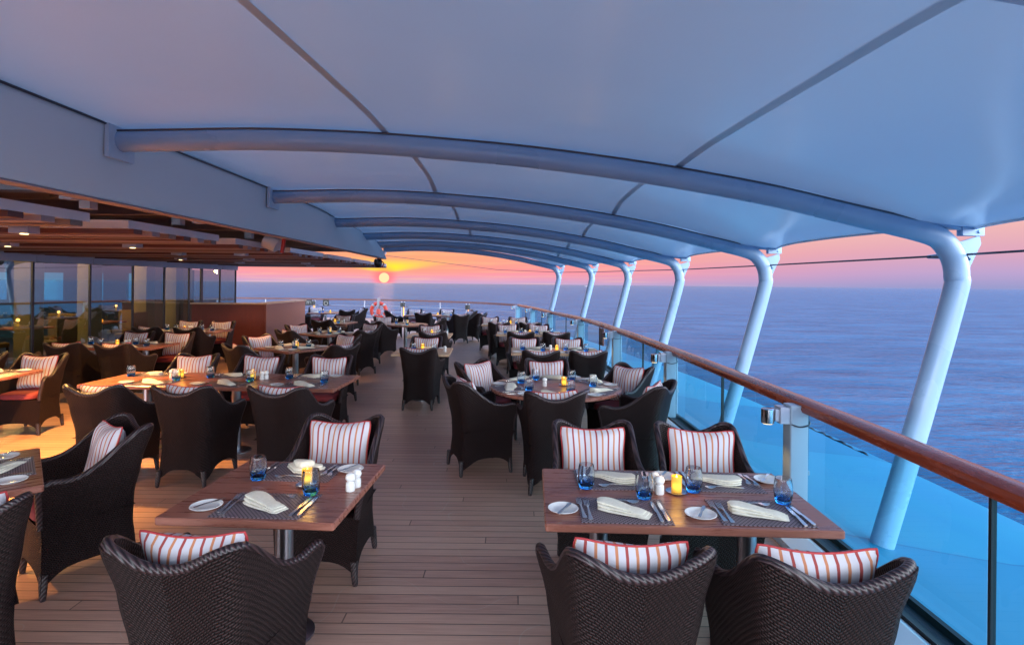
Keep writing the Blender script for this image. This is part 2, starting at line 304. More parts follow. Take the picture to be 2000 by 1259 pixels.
# ------------------------------------------------------------------ mesh tools
class MB:
    def __init__(s): s.v = []; s.f = []; s.m = []; s.uv = {}; s.mi = 0; s.sm = []; s.smooth = False
    def add(s, vs, fs, uvs=None):
        o = len(s.v); s.v += [tuple(p) for p in vs]
        for f in fs: s.f.append(tuple(i+o for i in f)); s.m.append(s.mi); s.sm.append(s.smooth)
        if uvs:
            for i, u in enumerate(uvs): s.uv[o+i] = u
    def box(s, a, b):
        x0,y0,z0 = a; x1,y1,z1 = b
        s.add([(x0,y0,z0),(x1,y0,z0),(x1,y1,z0),(x0,y1,z0),(x0,y0,z1),(x1,y0,z1),(x1,y1,z1),(x0,y1,z1)],
              [(0,3,2,1),(4,5,6,7),(0,1,5,4),(1,2,6,5),(2,3,7,6),(3,0,4,7)])
    def rbox(s, a, b, r):      # box with rounded vertical corners and eased edges
        x0,y0,z0 = a; x1,y1,z1 = b; e = min(r*.4, (z1-z0)*.3)
        rings = []
        for z, k in ((z0, e), (z0+e, 0), (z1-e, 0), (z1, e)):
            ring = []
            for cx, cy, a0 in ((x1-r,y1-r,0),(x0+r,y1-r,90),(x0+r,y0+r,180),(x1-r,y0+r,270)):
                for i in range(5):
                    an = R(a0+i*22.5); ring.append((cx+(r-k)*math.cos(an), cy+(r-k)*math.sin(an), z))
            rings.append(ring)
        s.loft(rings, True, True)
    def loft(s, rings, cap0=False, cap1=False, closed=True):
        n = len(rings[0]); vs = [p for r_ in rings for p in r_]; fs = []
        for j in range(len(rings)-1):
            for i in range(n if closed else n-1):
                k = (i+1) % n; fs.append((j*n+i, j*n+k, (j+1)*n+k, (j+1)*n+i))
        if cap0: fs.append(tuple(reversed(range(n))))
        if cap1: fs.append(tuple((len(rings)-1)*n+i for i in range(n)))
        s.add(vs, fs)
    def tube(s, pts, r, n=10, cap=True, up=None):
        pts = [Vector(p) for p in pts]; rr = r if isinstance(r, (list, tuple)) else [r]*len(pts)
        rings = []; prev = None
        for i, p in enumerate(pts):
            d = (pts[min(i+1, len(pts)-1)] - pts[max(i-1, 0)]).normalized()
            if prev is None:
                a = Vector((0,0,1)) if abs(d.z) < .9 else Vector((1,0,0)); x = d.cross(a).normalized()
            else:
                x = (prev - d*prev.dot(d)).normalized()
            y = d.cross(x); prev = x
            rings.append([tuple(p + (x*math.cos(2*math.pi*k/n) + y*math.sin(2*math.pi*k/n))*rr[i]) for k in range(n)])
        s.loft(rings, cap, cap)
    def cyl(s, c, r, h, n=20): s.tube([c, (c[0],c[1],c[2]+h)], r, n)
    def lathe(s, prof, n=24, c=(0,0,0), close=False):
        rings = [[(c[0]+r*math.cos(2*math.pi*k/n), c[1]+r*math.sin(2*math.pi*k/n), c[2]+z) for k in range(n)] for r, z in prof]
        if close: rings.append(rings[0])
        s.loft(rings, not close, not close)
    def build(s, name, mats, parent=None, smooth=None, loc=None, rz=0, angle=40):
        me = bpy.data.meshes.new(name); me.from_pydata(s.v, [], s.f); me.update()
        if isinstance(mats, str): mats = [mats]
        for q in mats: me.materials.append(MATS[q])
        me.polygons.foreach_set('material_index', s.m)
        if s.uv:
            ul = me.uv_layers.new(name='UVMap')
            for l in me.loops: ul.data[l.index].uv = s.uv.get(l.vertex_index, (0,0))
        if smooth:
            me.polygons.foreach_set('use_smooth', [True]*len(me.polygons))
            try: me.set_sharp_from_angle(angle=R(angle))
            except Exception: pass
        o = bpy.data.objects.new(name, me); COL.objects.link(o)
        if parent: o.parent = parent
        if loc: o.location = loc
        if rz: o.rotation_euler = (0,0,R(rz))
        return o
def tag(o, label=None, cat=None, group=None, kind=None):
    for k, v in (('label', label), ('category', cat), ('group', group), ('kind', kind)):
        if v: o[k] = v
    return o
def empty(name, loc=(0,0,0), rz=0):
    o = bpy.data.objects.new(name, None); COL.objects.link(o); o.location = loc; o.rotation_euler = (0,0,R(rz)); o.empty_display_size = .1; return o
def copy_tree(o, parent=None):
    c = o.copy(); COL.objects.link(c)
    if parent: c.parent = parent
    for ch in o.children: copy_tree(ch, c)
    return c
def interp(x, xs, ys):
    if x <= xs[0]: return ys[0]
    for i in range(len(xs)-1):
        if x <= xs[i+1]:
            q = (x-xs[i])/(xs[i+1]-xs[i]); q = q*q*(3-2*q)*.5 + q*.5; return ys[i]*(1-q)+ys[i+1]*q
    return ys[-1]
def catmull(P, n=8):
    P = [Vector(p) for p in P]; out = []
    for i in range(len(P)-1):
        a = P[max(i-1,0)]; b = P[i]; c = P[i+1]; d = P[min(i+2, len(P)-1)]
        for k in range(n):
            t_ = k/n; out.append(.5*((2*b)+(c-a)*t_+(2*a-5*b+4*c-d)*t_*t_+(3*b-a-3*c+d)*t_**3))
    out.append(P[-1]); return out

# ------------------------------------------------------------------ sea, deck, ledge
SEA = -13.0
b = MB(); b.add([(-40000,-40000,SEA),(40000,-40000,SEA),(40000,40000,SEA),(-40000,40000,SEA)], [(0,1,2,3)])
tag(b.build('sea', 'sea_water'), 'calm blue sea with lilac ripples reaching the horizon', kind='structure')

RAIL = [(2.0,-6),(2.02,-2),(2.05,.5),(2.08,2.5),(2.10,4.2),(2.08,7.2),(1.98,10.4),(1.73,13.8),(1.19,17.0),(.76,19.9),(.25,22.6)]
RAILF = [(.25,22.6),(-1.1,24.6),(-4.2,27.0),(-8,28.2),(-14,28.8),(-22,28.6)]
railc = [Vector((p.x,p.y)) for p in catmull([(x,y,0) for x,y in RAIL], 8)]
railf = [Vector((p.x,p.y)) for p in catmull([(x,y,0) for x,y in RAILF], 8)]
def at_y(path, y):
    for i in range(len(path)-1):
        if path[i].y <= y <= path[i+1].y:
            q = (y-path[i].y)/max(1e-6, path[i+1].y-path[i].y); p = path[i].lerp(path[i+1], q); d = (path[i+1]-path[i]).normalized(); return p, d
    return path[-1], (path[-1]-path[-2]).normalized()
def at_x(path, x):
    for i in range(len(path)-1):
        if path[i+1].x <= x <= path[i].x:
            q = (path[i].x-x)/max(1e-6, path[i].x-path[i+1].x); p = path[i].lerp(path[i+1], q); d = (path[i+1]-path[i]).normalized(); return p, d
    return path[-1], (path[-1]-path[-2]).normalized()
edge = railc + railf[1:]
def offset(path, o):
    out = []
    for i, p in enumerate(path):
        d = (path[min(i+1,len(path)-1)]-path[max(i-1,0)]).normalized(); out.append(Vector((p.x + d.y*o, p.y - d.x*o)))
    return out
oe = offset(edge, .16)
b = MB(); n = len(oe)
top = [(p.x,p.y,0) for p in oe] + [(-22,-6,0)]
bot = [(x,y,-.35) for x,y,z in top]
b.add(top+bot, [tuple(range(n+1)), tuple(reversed(range(n+1, 2*n+2)))] + [((i+1)%(n+1), i, i+n+1, (i+1)%(n+1)+n+1) for i in range(n+1)])
tag(b.build('deck', 'deck_boards'), 'weathered teak deck boards laid across the ship', kind='structure')
# hull side and its broad pale ledge outside the rail
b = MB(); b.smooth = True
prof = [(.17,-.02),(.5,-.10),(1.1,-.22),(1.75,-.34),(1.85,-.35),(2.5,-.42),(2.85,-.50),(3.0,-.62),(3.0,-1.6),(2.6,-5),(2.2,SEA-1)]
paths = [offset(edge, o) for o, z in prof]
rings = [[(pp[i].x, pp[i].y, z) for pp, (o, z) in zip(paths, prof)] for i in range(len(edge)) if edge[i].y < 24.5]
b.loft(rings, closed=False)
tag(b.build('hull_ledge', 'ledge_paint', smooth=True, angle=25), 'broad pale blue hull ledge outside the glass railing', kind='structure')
# stern hull below the far curve
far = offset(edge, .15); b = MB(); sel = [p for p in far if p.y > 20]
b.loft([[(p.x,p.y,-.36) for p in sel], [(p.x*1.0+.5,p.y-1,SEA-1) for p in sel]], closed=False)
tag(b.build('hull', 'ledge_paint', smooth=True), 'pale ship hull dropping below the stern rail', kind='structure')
# kerb and channel along the glass
b = MB(); b.mi = 0
def sweep(b, path, sec):
    b.loft([[(path[i].x + o*nrm.x, path[i].y + o*nrm.y, z) for o, z in sec] for i in range(len(path))
            for nrm in [Vector(((path[min(i+1,len(path)-1)]-path[max(i-1,0)]).normalized().y, -(path[min(i+1,len(path)-1)]-path[max(i-1,0)]).normalized().x))]], True, True)
sec_k = [(-.10,.0),(-.10,.10),(-.14,.115),(-.27,.075),(-.275,.0)]
sweep(b, railc, list(reversed(sec_k)))
kerb = tag(b.build('deck_kerb', 'white_paint'), 'white sloping kerb along the foot of the glass railing', 'kerb')
b = MB(); sweep(b, railc, [(-.095,.004),(.06,.004),(.06,.13),(.03,.13),(.02,.10),(-.03,.10),(-.095,.12)]); b.build('base_channel', 'rubber', kerb)
b = MB(); sweep(b, railc, [(-.42,.003),(-.28,.003),(-.28,.035),(-.40,.035)]); b.build('gutter_edge', 'slat_wood', kerb)

# ------------------------------------------------------------------ railing
HR = [(-.075,.885),(-.085,.91),(-.075,.945),(-.03,.965),(.03,.965),(.075,.945),(.085,.91),(.075,.885)]
b = MB(); sweep(b, offset(railc, .03), HR)
tag(b.build('handrail', 'rail_wood', smooth=True, angle=50), 'varnished reddish wooden handrail on top of the glass railing', 'handrail')
b = MB(); sweep(b, railf, [(x*.8,z) for x, z in HR])
rl = tag(b.build('stern_handrail', 'slat_dark', smooth=True, angle=50), 'dark handrail curving around the stern with three wires below', 'handrail')
for z in (.62,.36,.14):
    b = MB(); b.tube([(p.x,p.y,z) for p in railf], .014, 6); b.build('rail_wire', 'steel', rl, smooth=True)
b = MB()
for k in range(5): b.tube(catmull([(4.74,7.5+.5*k,-.465),(4.765,7.62+.5*k,-.45),(4.72,7.75+.5*k,-.463),(4.75,7.9+.5*k,-.455),(4.74,8.0+.5*k,-.465)], 4), .014+.006*(k%2), 6)
tag(b.build('rope', 'cable', smooth=True), 'dark coiled rope lying along the outer edge of the pale ledge', 'rope')
# near glass posts with downlights
POSTY = [-2.4, .85, 4.05, 7.2, 10.4, 13.8, 17.0, 19.9, 22.5]
def make_rail_post():
    r_ = empty('rail_post')
    b = MB(); b.rbox((-.065,-.06,0),(.065,.06,.93), .012); b.build('post', 'post_paint', r_, smooth=True)
    b = MB(); b.box((-.13,-.05,.80),(-.067,.05,.915)); b.box((-.16,-.035,.815),(-.132,.035,.90)); b.build('bracket', 'aluminium', r_)
    b = MB(); b.lathe([(.0,.0),(.042,.0),(.045,.004),(.045,.10),(.040,.104),(0,.104)], 20, (-.20,0,.795)); lf = b.build('lamp_body', 'chrome', r_, smooth=True)
    b = MB(); b.lathe([(0,-.004),(.034,-.004),(.034,-.001),(0,-.001)], 16, (-.20,0,.795)); b.build('lamp_lens', 'lamp_lens_dim', lf)
    b = MB(); b.cyl((.115,.09,.02), .016, .80, 12); b.build('pipe', 'aluminium', r_, smooth=True)
    b = MB(); b.box((.06,.07,.40),(.14,.11,.43)); b.lathe([(.0,0),(.026,0),(.026,.03),(0,.03)], 12, (.115,.09,.40)); b.build('clamp', 'steel', r_)
    b = MB(); b.tube(catmull([(-.06,-.062,.80),(0,-.075,.785),(.07,-.06,.80),(.10,.03,.82),(.115,.09,.80)], 5), .005, 6); b.build('cord', 'cable', r_)
    b = MB(); b.lathe([(0,0),(.035,0),(.035,.02),(0,.02)], 16, (.05,.05,.86)); b.build('cap', 'white_paint', r_)
    return r_
rp0 = make_rail_post()
desc = ['behind the viewpoint','beside the near right foreground','nearest in view, behind the front right table','second in view, beside the round table','third in view, beside the hanging plaque',
        'fourth in view','fifth in view','sixth in view, near the stern bend','last glass post, at the stern bend']
for i, y in enumerate(POSTY):
    p, d = at_y(railc, y); o = rp0 if i == 0 else copy_tree(rp0)
    o.location = (p.x-.06, p.y, 0); o.rotation_euler = (0,0,-math.atan2(d.x, d.y))
    tag(o, 'grey metal glass-rail post with chrome downlight, ' + desc[i], 'railing post', 'posts of the glass railing')
    if 0 < i < 7:
        L = bpy.data.lights.new('post_downlight', 'SPOT'); L.energy = 7 if i < 5 else 6; L.spot_size = R(100); L.spot_blend = .6; L.color = (1,.60,.22); L.shadow_soft_size = .03
        lo = bpy.data.objects.new('post_downlight', L); COL.objects.link(lo)
        nx = Vector((d.y, -d.x)); lo.location = (p.x-.06-nx.x*.20, p.y-nx.y*.20, .785); lo.rotation_euler = (0, R(6), 0)
# glass panes between posts: two per bay with a black joint
k = 0
ords = ['first','second','third','fourth','fifth','sixth','seventh','eighth','ninth','tenth','eleventh','twelfth','thirteenth','fourteenth','fifteenth','sixteenth']
for i in range(1, len(POSTY)-1):
    for h in range(2):
        y0 = POSTY[i] + (POSTY[i+1]-POSTY[i])*h/2 + (.10 if h == 0 else .012); y1 = POSTY[i] + (POSTY[i+1]-POSTY[i])*(h+1)/2 - (.012 if h == 0 else .03)
        p0, d0 = at_y(railc, y0); p1, d1 = at_y(railc, y1)
        ns = Vector((d0.y,-d0.x))
        b = MB(); t_ = .006
        b.add([(p0.x,p0.y,.10),(p1.x,p1.y,.10),(p1.x,p1.y,.90),(p0.x,p0.y,.90),(p0.x+ns.x*t_*2,p0.y+ns.y*t_*2,.10),(p1.x+ns.x*t_*2,p1.y+ns.y*t_*2,.10),(p1.x+ns.x*t_*2,p1.y+ns.y*t_*2,.90),(p0.x+ns.x*t_*2,p0.y+ns.y*t_*2,.90)],
              [(0,1,2,3)])
        g = b.build('glass_pane', 'rail_glass')
        tag(g, 'clear glass railing pane, %s from the camera along the right side' % ords[k], 'glass pane', 'glass panes of the railing'); k += 1
        b = MB(); yy = y1; b.box((p1.x-.010,p1.y-.008,.10),(p1.x+.014,p1.y+.008,.90)); b.build('joint', 'joint_black', g)
# far stanchions
for i, x in enumerate((-1.9,-3.35,-5.2,-7.3,-9.9,-12.5,-15)):
    p, d = at_x(railf, x)
    lampy = i in (0,2,4)
    o = empty('stern_post', (p.x,p.y,0))
    b = MB(); b.box((-.022,-.022,0),(.022,.022,.88)); b.build('post', 'aluminium', o)
    if lampy:
        b = MB(); b.box((-.16,-.022,0),(-.12,.022,.88)); b.build('post', 'aluminium', o)
        b = MB(); b.lathe([(0,0),(.11,0),(.11,.20),(0,.20)], 14, (-.07,-.14,.62)); b.build('lamp_body', 'sign_dark', o, smooth=True)
        b = MB(); b.box((-.06,-.05,.1),(-.03,-.02,.6)); b.build('lit_strip', 'amber_lamp', o)
    tag(o, ('double stern rail post carrying a dark lamp, ' if lampy else 'slim grey stern rail post, ') + ['rightmost, near the bend','right of the far tables','behind the far centre table','beside the life ring','left of the life ring','behind the wooden counter','far left of the stern'][i], 'railing post', 'posts of the stern rail')

# ------------------------------------------------------------------ arched beams, posts, canopy
BY = [-1.4, 1.4, 4.2, 6.9, 9.83, 12.7, 15.4, 17.7]
XP = [3.35, 3.34, 3.30, 3.09, 2.91, 2.60, 2.17, 1.46]
XLn = [-2.93,-2.93,-2.93,-2.93,-3.1,-3.39,-3.7,-4.0]
LIFT = [0,0,0,.01,.03,.07,.10,.13]
AT = [0,.165,.324,.47,.531,.677,.823,.945]; AZ = [2.80,2.825,2.795,2.725,2.68,2.556,2.39,2.21]
def arch(i, t_):
    if t_ > .945: return 2.21 - (t_-.945)*2.6 + LIFT[i]*t_
    xs = AT; 
    for j in range(len(xs)-1):
        if t_ <= xs[j+1]:
            P0 = AZ[max(j-1,0)]; P1 = AZ[j]; P2 = AZ[j+1]; P3 = AZ[min(j+2,len(AZ)-1)]
            q = (t_-xs[j])/(xs[j+1]-xs[j]); return .5*((2*P1)+(P2-P0)*q+(2*P0-5*P1+4*P2-P3)*q*q+(3*P1-P0-3*P2+P3)*q**3) + LIFT[i]*t_
    return AZ[-1]
BR = .08
bdesc = ['behind the camera','just overhead, out of the picture','nearest in view','second in view','third in view','fourth in view','fifth in view','sixth and farthest']
tips = []
for i, y in enumerate(BY):
    xl, xp = XLn[i], XP[i]; W = xp - xl; lf = LIFT[i]
    pts = [(xl+.02 + (W*.945-.02)*k/12, y, arch(i, .945*k/12 + (.004 if k == 0 else 0))) for k in range(13)]
    tail = [(xp-.16, y, 2.155+lf), (xp-.075, y, 2.08+lf), (xp-.02, y, 1.98+lf), (xp, y, 1.86+lf), (xp-.02, y, 1.70+lf), (xp-.28, y, .75), (xp-.62, y, -.42)]
    path = catmull(pts[:-1] + [pts[-1]], 3) + catmull([pts[-1]]+tail, 5)[1:]
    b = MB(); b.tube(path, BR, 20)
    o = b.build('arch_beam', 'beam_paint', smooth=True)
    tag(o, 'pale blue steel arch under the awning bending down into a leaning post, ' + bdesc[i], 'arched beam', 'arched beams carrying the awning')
    z0 = lf
    b = MB()   # gusset plate outside the bend
    fin = [(xp-.11,2.12+z0),(xp+.02,2.115+z0),(xp+.16,2.16+z0),(xp+.17,2.10+z0),(xp+.03,1.80+z0),(xp+.0,1.72+z0)]
    nn = len(fin); b.add([(x,y-.012,z) for x,z in fin]+[(x,y+.012,z) for x,z in fin], [tuple(range(nn)), tuple(reversed(range(nn,2*nn)))]+[((q+1)%nn,q,q+nn,(q+1)%nn+nn) for q in range(nn)])
    b.build('gusset_plate', 'beam_paint', o)
    b = MB()   # shackle and clamp plate
    b.box((xp+.02,y-.03,2.16+z0),(xp+.18,y-.016,2.235+z0)); b.box((xp+.02,y+.016,2.16+z0),(xp+.18,y+.03,2.235+z0))
    b.tube([(xp+.14,y-.045,2.19+z0),(xp+.14,y+.045,2.19+z0)], .014, 8)
    b.tube([(xp+.06,y,2.21+z0),(xp-.10,y,2.245+z0)], .018, 8); b.tube([(xp-.08,y,2.24+z0),(xp-.19,y,2.262+z0)], .027, 8)
    b.build('shackle', 'beam_paint', o, smooth=True)
    b = MB(); b.tube([(x_,y_-.055,z_+.066) for x_,y_,z_ in catmull(pts, 3)], .007, 6); b.tube([(x_,y_+.055,z_+.066) for x_,y_,z_ in catmull(pts, 3)], .007, 6); b.build('track_shadow_line', 'cable', o, smooth=True)  # dark tubes as fabric track, also drawing the gap shadow above the beam
    b = MB(); b.tube([(xp-.42+.5*k/8, y-.05-.10*math.sin(math.pi*k/8), 2.335+z0-.10*(k/8)+.03*math.sin(math.pi*k/8)) for k in range(9)], .010, 6); b.build('corner_clamp', 'cable', o, smooth=True)
    b = MB(); b.box((xl-.005,y-.14,2.66),(xl+.025,y+.14,2.92)); b.build('mounting_plate', 'white_paint', o)
    tips.append((xp+.05, y, 2.02+z0))
# cable strung from post to post
b = MB()
cab = []
for i in range(len(tips)-1): b.tube([tips[i], tips[i+1]], .009, 6)
b.tube([tips[-1], (-.5,19.3,2.25), (-4.6,20.2,2.75)], .009, 6)
co_ = tag(b.build('stay_cable', 'cable', smooth=True), 'thin dark steel cable strung between the leaning posts', 'cable')
for x, y, z in tips[1:]:
    b = MB(); b.tube([(x,y,z),(x-.01,y+.13,z),(x-.01,y+.16,z),(x-.015,y+.34,z)], [.018,.018,.026,.014], 8)
    b.tube([(x,y-.04,z-.04),(x,y+.03,z+.03)], .02, 8); b.build('turnbuckle', 'steel', co_, smooth=True)
# canopy panels, one per bay
NX, NY = 44, 14
def canopy_pt(i, s_, q):
    y = BY[i]*(1-q)+BY[i+1]*q
    xl = XLn[i]*(1-q)+XLn[i+1]*q - .07; xpe = (XP[i]*(1-q)+XP[i+1]*q)
    bow = 4*q*(1-q)
    xe = xpe + .12 - .16*bow**.8
    x = xl + (xe-xl)*s_
    t_ = (x-xl)/(xpe-xl)
    z = arch(i, min(t_,.95))*(1-q)+arch(i+1, min(t_,.95))*q
    fl = math.sin(math.pi*s_)**.45 if 0 < s_ < 1 else 0
    vall = min(1, q/.22, (1-q)/.22); 
    ed = max(0, 1-(1-s_)/.12)
    z += (BR + .012)*(1-.75*ed) + (.035 if i < 2 else .10)*(1-(1-vall)**2)*(.35+.65*fl)*(.7+.3*bow)
    if s_ == 0: z = 2.80 + BR + .02
    return (x, y, z)
aw = empty('awning', (0,0,0)); tag(aw, 'white stretched fabric awning arching over the whole terrace', 'awning')
for i in range(len(BY)-1):
    b = MB(); th = .004
    vs = [canopy_pt(i, a_/NX, c_/NY) for c_ in range(NY+1) for a_ in range(NX+1)]
    fs = [(c_*(NX+1)+a_, (c_+1)*(NX+1)+a_, (c_+1)*(NX+1)+a_+1, c_*(NX+1)+a_+1) for c_ in range(NY) for a_ in range(NX)]
    b.add(vs, fs); b.build('fabric_panel', 'membrane', aw, smooth=True, angle=60)
    b = MB()      # hem tube along the scalloped edge
    hem = [canopy_pt(i, 1, c_/NY) for c_ in range(NY+1)]; b.tube([(x,y,z-.004) for x,y,z in hem], .012, 6)
    b.build('hem', 'white_paint', aw, smooth=True)
    for xs in (-.90, 1.25):
        if xs > XP[i+1]-.5: continue
        b = MB(); L = []
        for c_ in range(NY+1):
            q = c_/NY; xl = XLn[i]*(1-q)+XLn[i+1]*q; xe = canopy_pt(i,1,q)[0]; yy_ = BY[i]*(1-q)+BY[i+1]*q; xs_ = xs + max(0, 4.2-yy_)*(-.09 if xs < 0 else .05)
            r1_ = canopy_pt(i,(xs_-.026-xl)/(xe-xl),q); r2_ = canopy_pt(i,(xs_+.026-xl)/(xe-xl),q); L.append([(r1_[0],r1_[1],r1_[2]-.004),(r2_[0],r2_[1],r2_[2]-.004)])
        b.loft(L, closed=False); b.build('seam', 'membrane_seam', aw, smooth=True)

# ------------------------------------------------------------------ fascia, soffit, louvre panels
tp = [(-2.95,-6,2.93),(-2.95,6.9,2.93),(-3.1,9.83,2.93),(-3.39,12.7,2.93),(-3.70,15.4,2.89)]
bt = [(-3.02,-6,2.37),(-3.02,6.9,2.37),(-3.04,9.83,2.37),(-3.08,12.2,2.37),(-3.13,14.1,2.37)]
tpc = catmull(tp, 8); btc = catmull(bt, 8)
fs_ = empty('fascia'); tag(fs_, 'long pale sloping fascia hanging between the awning and the covered bar', 'fascia')
b = MB(); rings = []
for a_, c_ in zip(tpc, btc):
    mid = a_.lerp(c_, .5); mid = Vector((mid.x+.03, mid.y, mid.z))
    rings.append([tuple(a_), tuple(a_.lerp(mid,.5)), tuple(mid), tuple(mid.lerp(c_,.6)), tuple(c_), (c_.x-.10,c_.y,c_.z+.004), (c_.x-.10,c_.y,c_.z+.05), (a_.x-.12,a_.y,a_.z)])
b.loft(rings, True, True); b.build('fascia_board', 'fascia_paint', fs_, smooth=True, angle=35)
b = MB(); b.loft([[(c_.x-.005,c_.y,c_.z-.014),(c_.x-.13,c_.y,c_.z-.014),(c_.x-.13,c_.y,c_.z-.002),(c_.x-.005,c_.y,c_.z-.002)] for c_ in btc], True, True); b.build('edge_trim', 'ceiling_paint', fs_)
b = MB(); b.tube([(a_.x+.012,a_.y,a_.z-.035) for a_ in tpc], .009, 6); b.build('fabric_track', 'cable', fs_, smooth=True)
b = MB(); b.box((-14,-6,2.84),(-3.16,9.6,3.1)); b.box((-14,9.6,2.84),(-3.5,12.6,3.1)); b.box((-14,12.6,2.84),(-3.95,17.6,3.1))
sf = tag(b.build('soffit', 'ceiling_paint'), 'dark mauve ceiling above the wooden louvre panels', 'ceiling')
for i, y in enumerate((3.4,5.4,7.3,9.4,11.5,13.6,15.7)):
    b = MB(); b.box((-9.2,y,2.62),(-3.3 if y<10 else -3.8,y+.12,2.80)); b.build('cross_beam', 'ceiling_paint', sf)
for i, (x, y) in enumerate(((-3.6,4.6),(-3.9,5.2),(-3.55,6.4),(-3.9,6.6),(-4.0,8.6),(-4.3,10.4))):
    b = MB(); b.box((x-.05,y-.05,2.42),(x+.05,y+.05,2.842)); b.build('hanger', 'aluminium', sf)
b = MB(); b.tube(catmull([(-3.5,5.6,2.7),(-3.6,6.0,2.62),(-3.5,6.5,2.72),(-3.7,6.9,2.6),(-3.5,7.4,2.7)],5), .012, 6); b.tube([(-4.5,5.5,2.58),(-3.3,5.7,2.58)],.012,6); b.build('conduit', 'cable', sf, smooth=True)
b = MB(); b.box((-4.6,4.62,2.50),(-3.75,4.78,2.60)); b.build('box_section', 'aluminium', sf)
PAN = [(1.0,2.75),(3.2,4.95),(5.5,7.2),(7.7,9.3),(9.7,11.4),(11.8,13.5),(13.9,15.5),(15.9,17.6)]
for i, (y0, y1) in enumerate(PAN):
    xr = -3.70 - .035*max(0, i-1); xlft = -8.75
    o = empty('louvre_panel', (0,0,0)); tag(o, 'horizontal white framed panel with brown wooden slats, %s back from the camera' % ords[i], 'ceiling panel', 'slatted panels under the ceiling')
    b = MB(); b.box((xr-.04,y0,2.275),(xr,y1,2.355)); b.box((xlft,y0,2.275),(xr-.042,y0+.04,2.355)); b.box((xlft,y1-.04,2.275),(xr-.042,y1,2.355)); b.build('frame', 'panel_edge', o)
    ns = 6
    for k in range(ns):
        ya = y0 + (y1-y0)*(k+.12)/ns; yb = y0 + (y1-y0)*(k+.58)/ns
        b = MB(); b.box((xlft,ya,2.225+.0),(xr+.03,yb,2.272)); b.build('slat', ('slat_dark','ceiling_paint','slat_wood')[k % 3], o)
    b = MB(); b.box((xlft,y0+.05,2.30),(xr-.05,y1-.05,2.315)); b.build('backing', 'ceiling_paint', o)
# downlights under the panels
DL = [(-4.6,5.33),(-5.0,7.45),(-4.55,9.5),(-5.6,9.5),(-6.6,7.4),(-5.4,11.6),(-6.8,11.6),(-5.0,13.7),(-6.6,13.7),(-5.6,15.7),(-4.7,3.05)]
for i, (x, y) in enumerate(DL):
    b = MB(); b.box((x-.09,y-.07,2.20),(x+.09,y+.07,2.30)); o = b.build('ceiling_downlight', 'aluminium')
    tag(o, 'small white square downlight between the louvre panels, ' + ['above the long table','behind the brightest lamp','third row, right','third row, left','above the window table','fourth row, right','fourth row, left','fifth row, right','fifth row, left','farthest back','nearest the camera'][i], 'ceiling light', 'downlights under the louvres')
    b = MB(); b.lathe([(0,0),(.032,0),(.032,.006),(0,.006)], 16, (x,y,2.192)); b.build('lens', 'lamp_lens' if i in (0,1,4,6) else 'aluminium', o)
    if i in (0,1,2,4,5,6,8,10):
        L = bpy.data.lights.new('downlight', 'SPOT'); L.energy = {0:820,1:230,2:140,10:430}.get(i, 70); L.spot_size = R(108); L.spot_blend = .5; L.color = (1,.50,.13); L.shadow_soft_size = .05
        lo = bpy.data.objects.new('downlight', L); COL.objects.link(lo); lo.location = (x,y,2.18)
# floodlight with red grip, dome lamp at the fascia tip
o = empty('floodlight', (-3.45,8.45,2.30)); tag(o, 'round white floodlight with a red handle hanging under the fascia', 'floodlight')
b = MB(); b.tube([(-.22,0,.10),(-.05,0,.0)], [.13,.10], 16); b.build('housing', 'white_paint', o, smooth=True)
b = MB(); b.tube([(-.1,0,.05),(.12,0,.30)], .03, 8); b.build('arm', 'aluminium', o, smooth=True)
b = MB(); b.tube([(.03,-.05,-.10),(.06,-.05,.10),(.12,-.05,.16)], .028, 10); b.build('handle', 'skin_rubber_red', o, smooth=True)
o = empty('camera_dome', (-3.32,14.0,2.30)); tag(o, 'dark round lamp dome under the pointed end of the fascia', 'lamp')
b = MB(); b.lathe([(0,-.16),(.05,-.15),(.09,-.11),(.10,-.05),(.10,.02),(.07,.06),(0,.06)], 18); b.build('dome', 'sign_dark', o, smooth=True)
b = MB(); b.tube([(.0,0,.03),(.0,0,.12)], .03, 8); b.tube(catmull([(.11,-.1,0),(.17,-.1,-.06),(.12,-.1,-.14)],5), .014, 6); b.build('bracket', 'ring_orange', o, smooth=True)

# ------------------------------------------------------------------ window wall and the room behind
def wx(y): return -9.0 + .107*(y-9.96)
o = empty('window_wall', (0,0,0)); tag(o, 'tall tinted window wall of the indoor restaurant reflecting the sunset', 'window wall')
ys = [2.0,3.6,5.1,6.5,7.8,9.0,10.55,11.8,12.95,13.95,14.85,15.35,16.15,16.9]
for i, y in enumerate(ys):
    b = MB(); wd = .045 if i not in (11,) else .10; x = wx(y); b.box((x-.015,y-wd/2,.05),(x+.015,y+wd/2,2.10)); b.build('mullion', 'mullion', o)
for i in range(len(ys)-1):
    y0, y1 = ys[i]+.02, ys[i+1]-.02; b = MB(); b.add([(wx(y0),y0,.06),(wx(y1),y1,.06),(wx(y1),y1,2.10),(wx(y0),y0,2.10)], [(0,1,2,3)]); b.build('pane', 'window_glass', o)
    b = MB(); y0, y1 = ys[i]+.004, ys[i+1]-.004; b.add([(wx(y0)-.1,y0,2.10),(wx(y0)+.07,y0,2.10),(wx(y1)+.07,y1,2.10),(wx(y1)-.1,y1,2.10),(wx(y0)-.1,y0,2.28),(wx(y0)+.07,y0,2.28),(wx(y1)+.07,y1,2.28),(wx(y1)-.1,y1,2.28)], [(0,3,2,1),(4,5,6,7),(0,1,5,4),(1,2,6,5),(2,3,7,6),(3,0,4,7)]); b.build('header', 'aluminium', o)
b = MB(); b.add([(-9.6,16.95,.06),(-8.3,16.95,.06),(-8.3,16.95,2.1),(-9.6,16.95,2.1)], [(0,1,2,3)]); b.build('end_pane', 'window_glass', o)
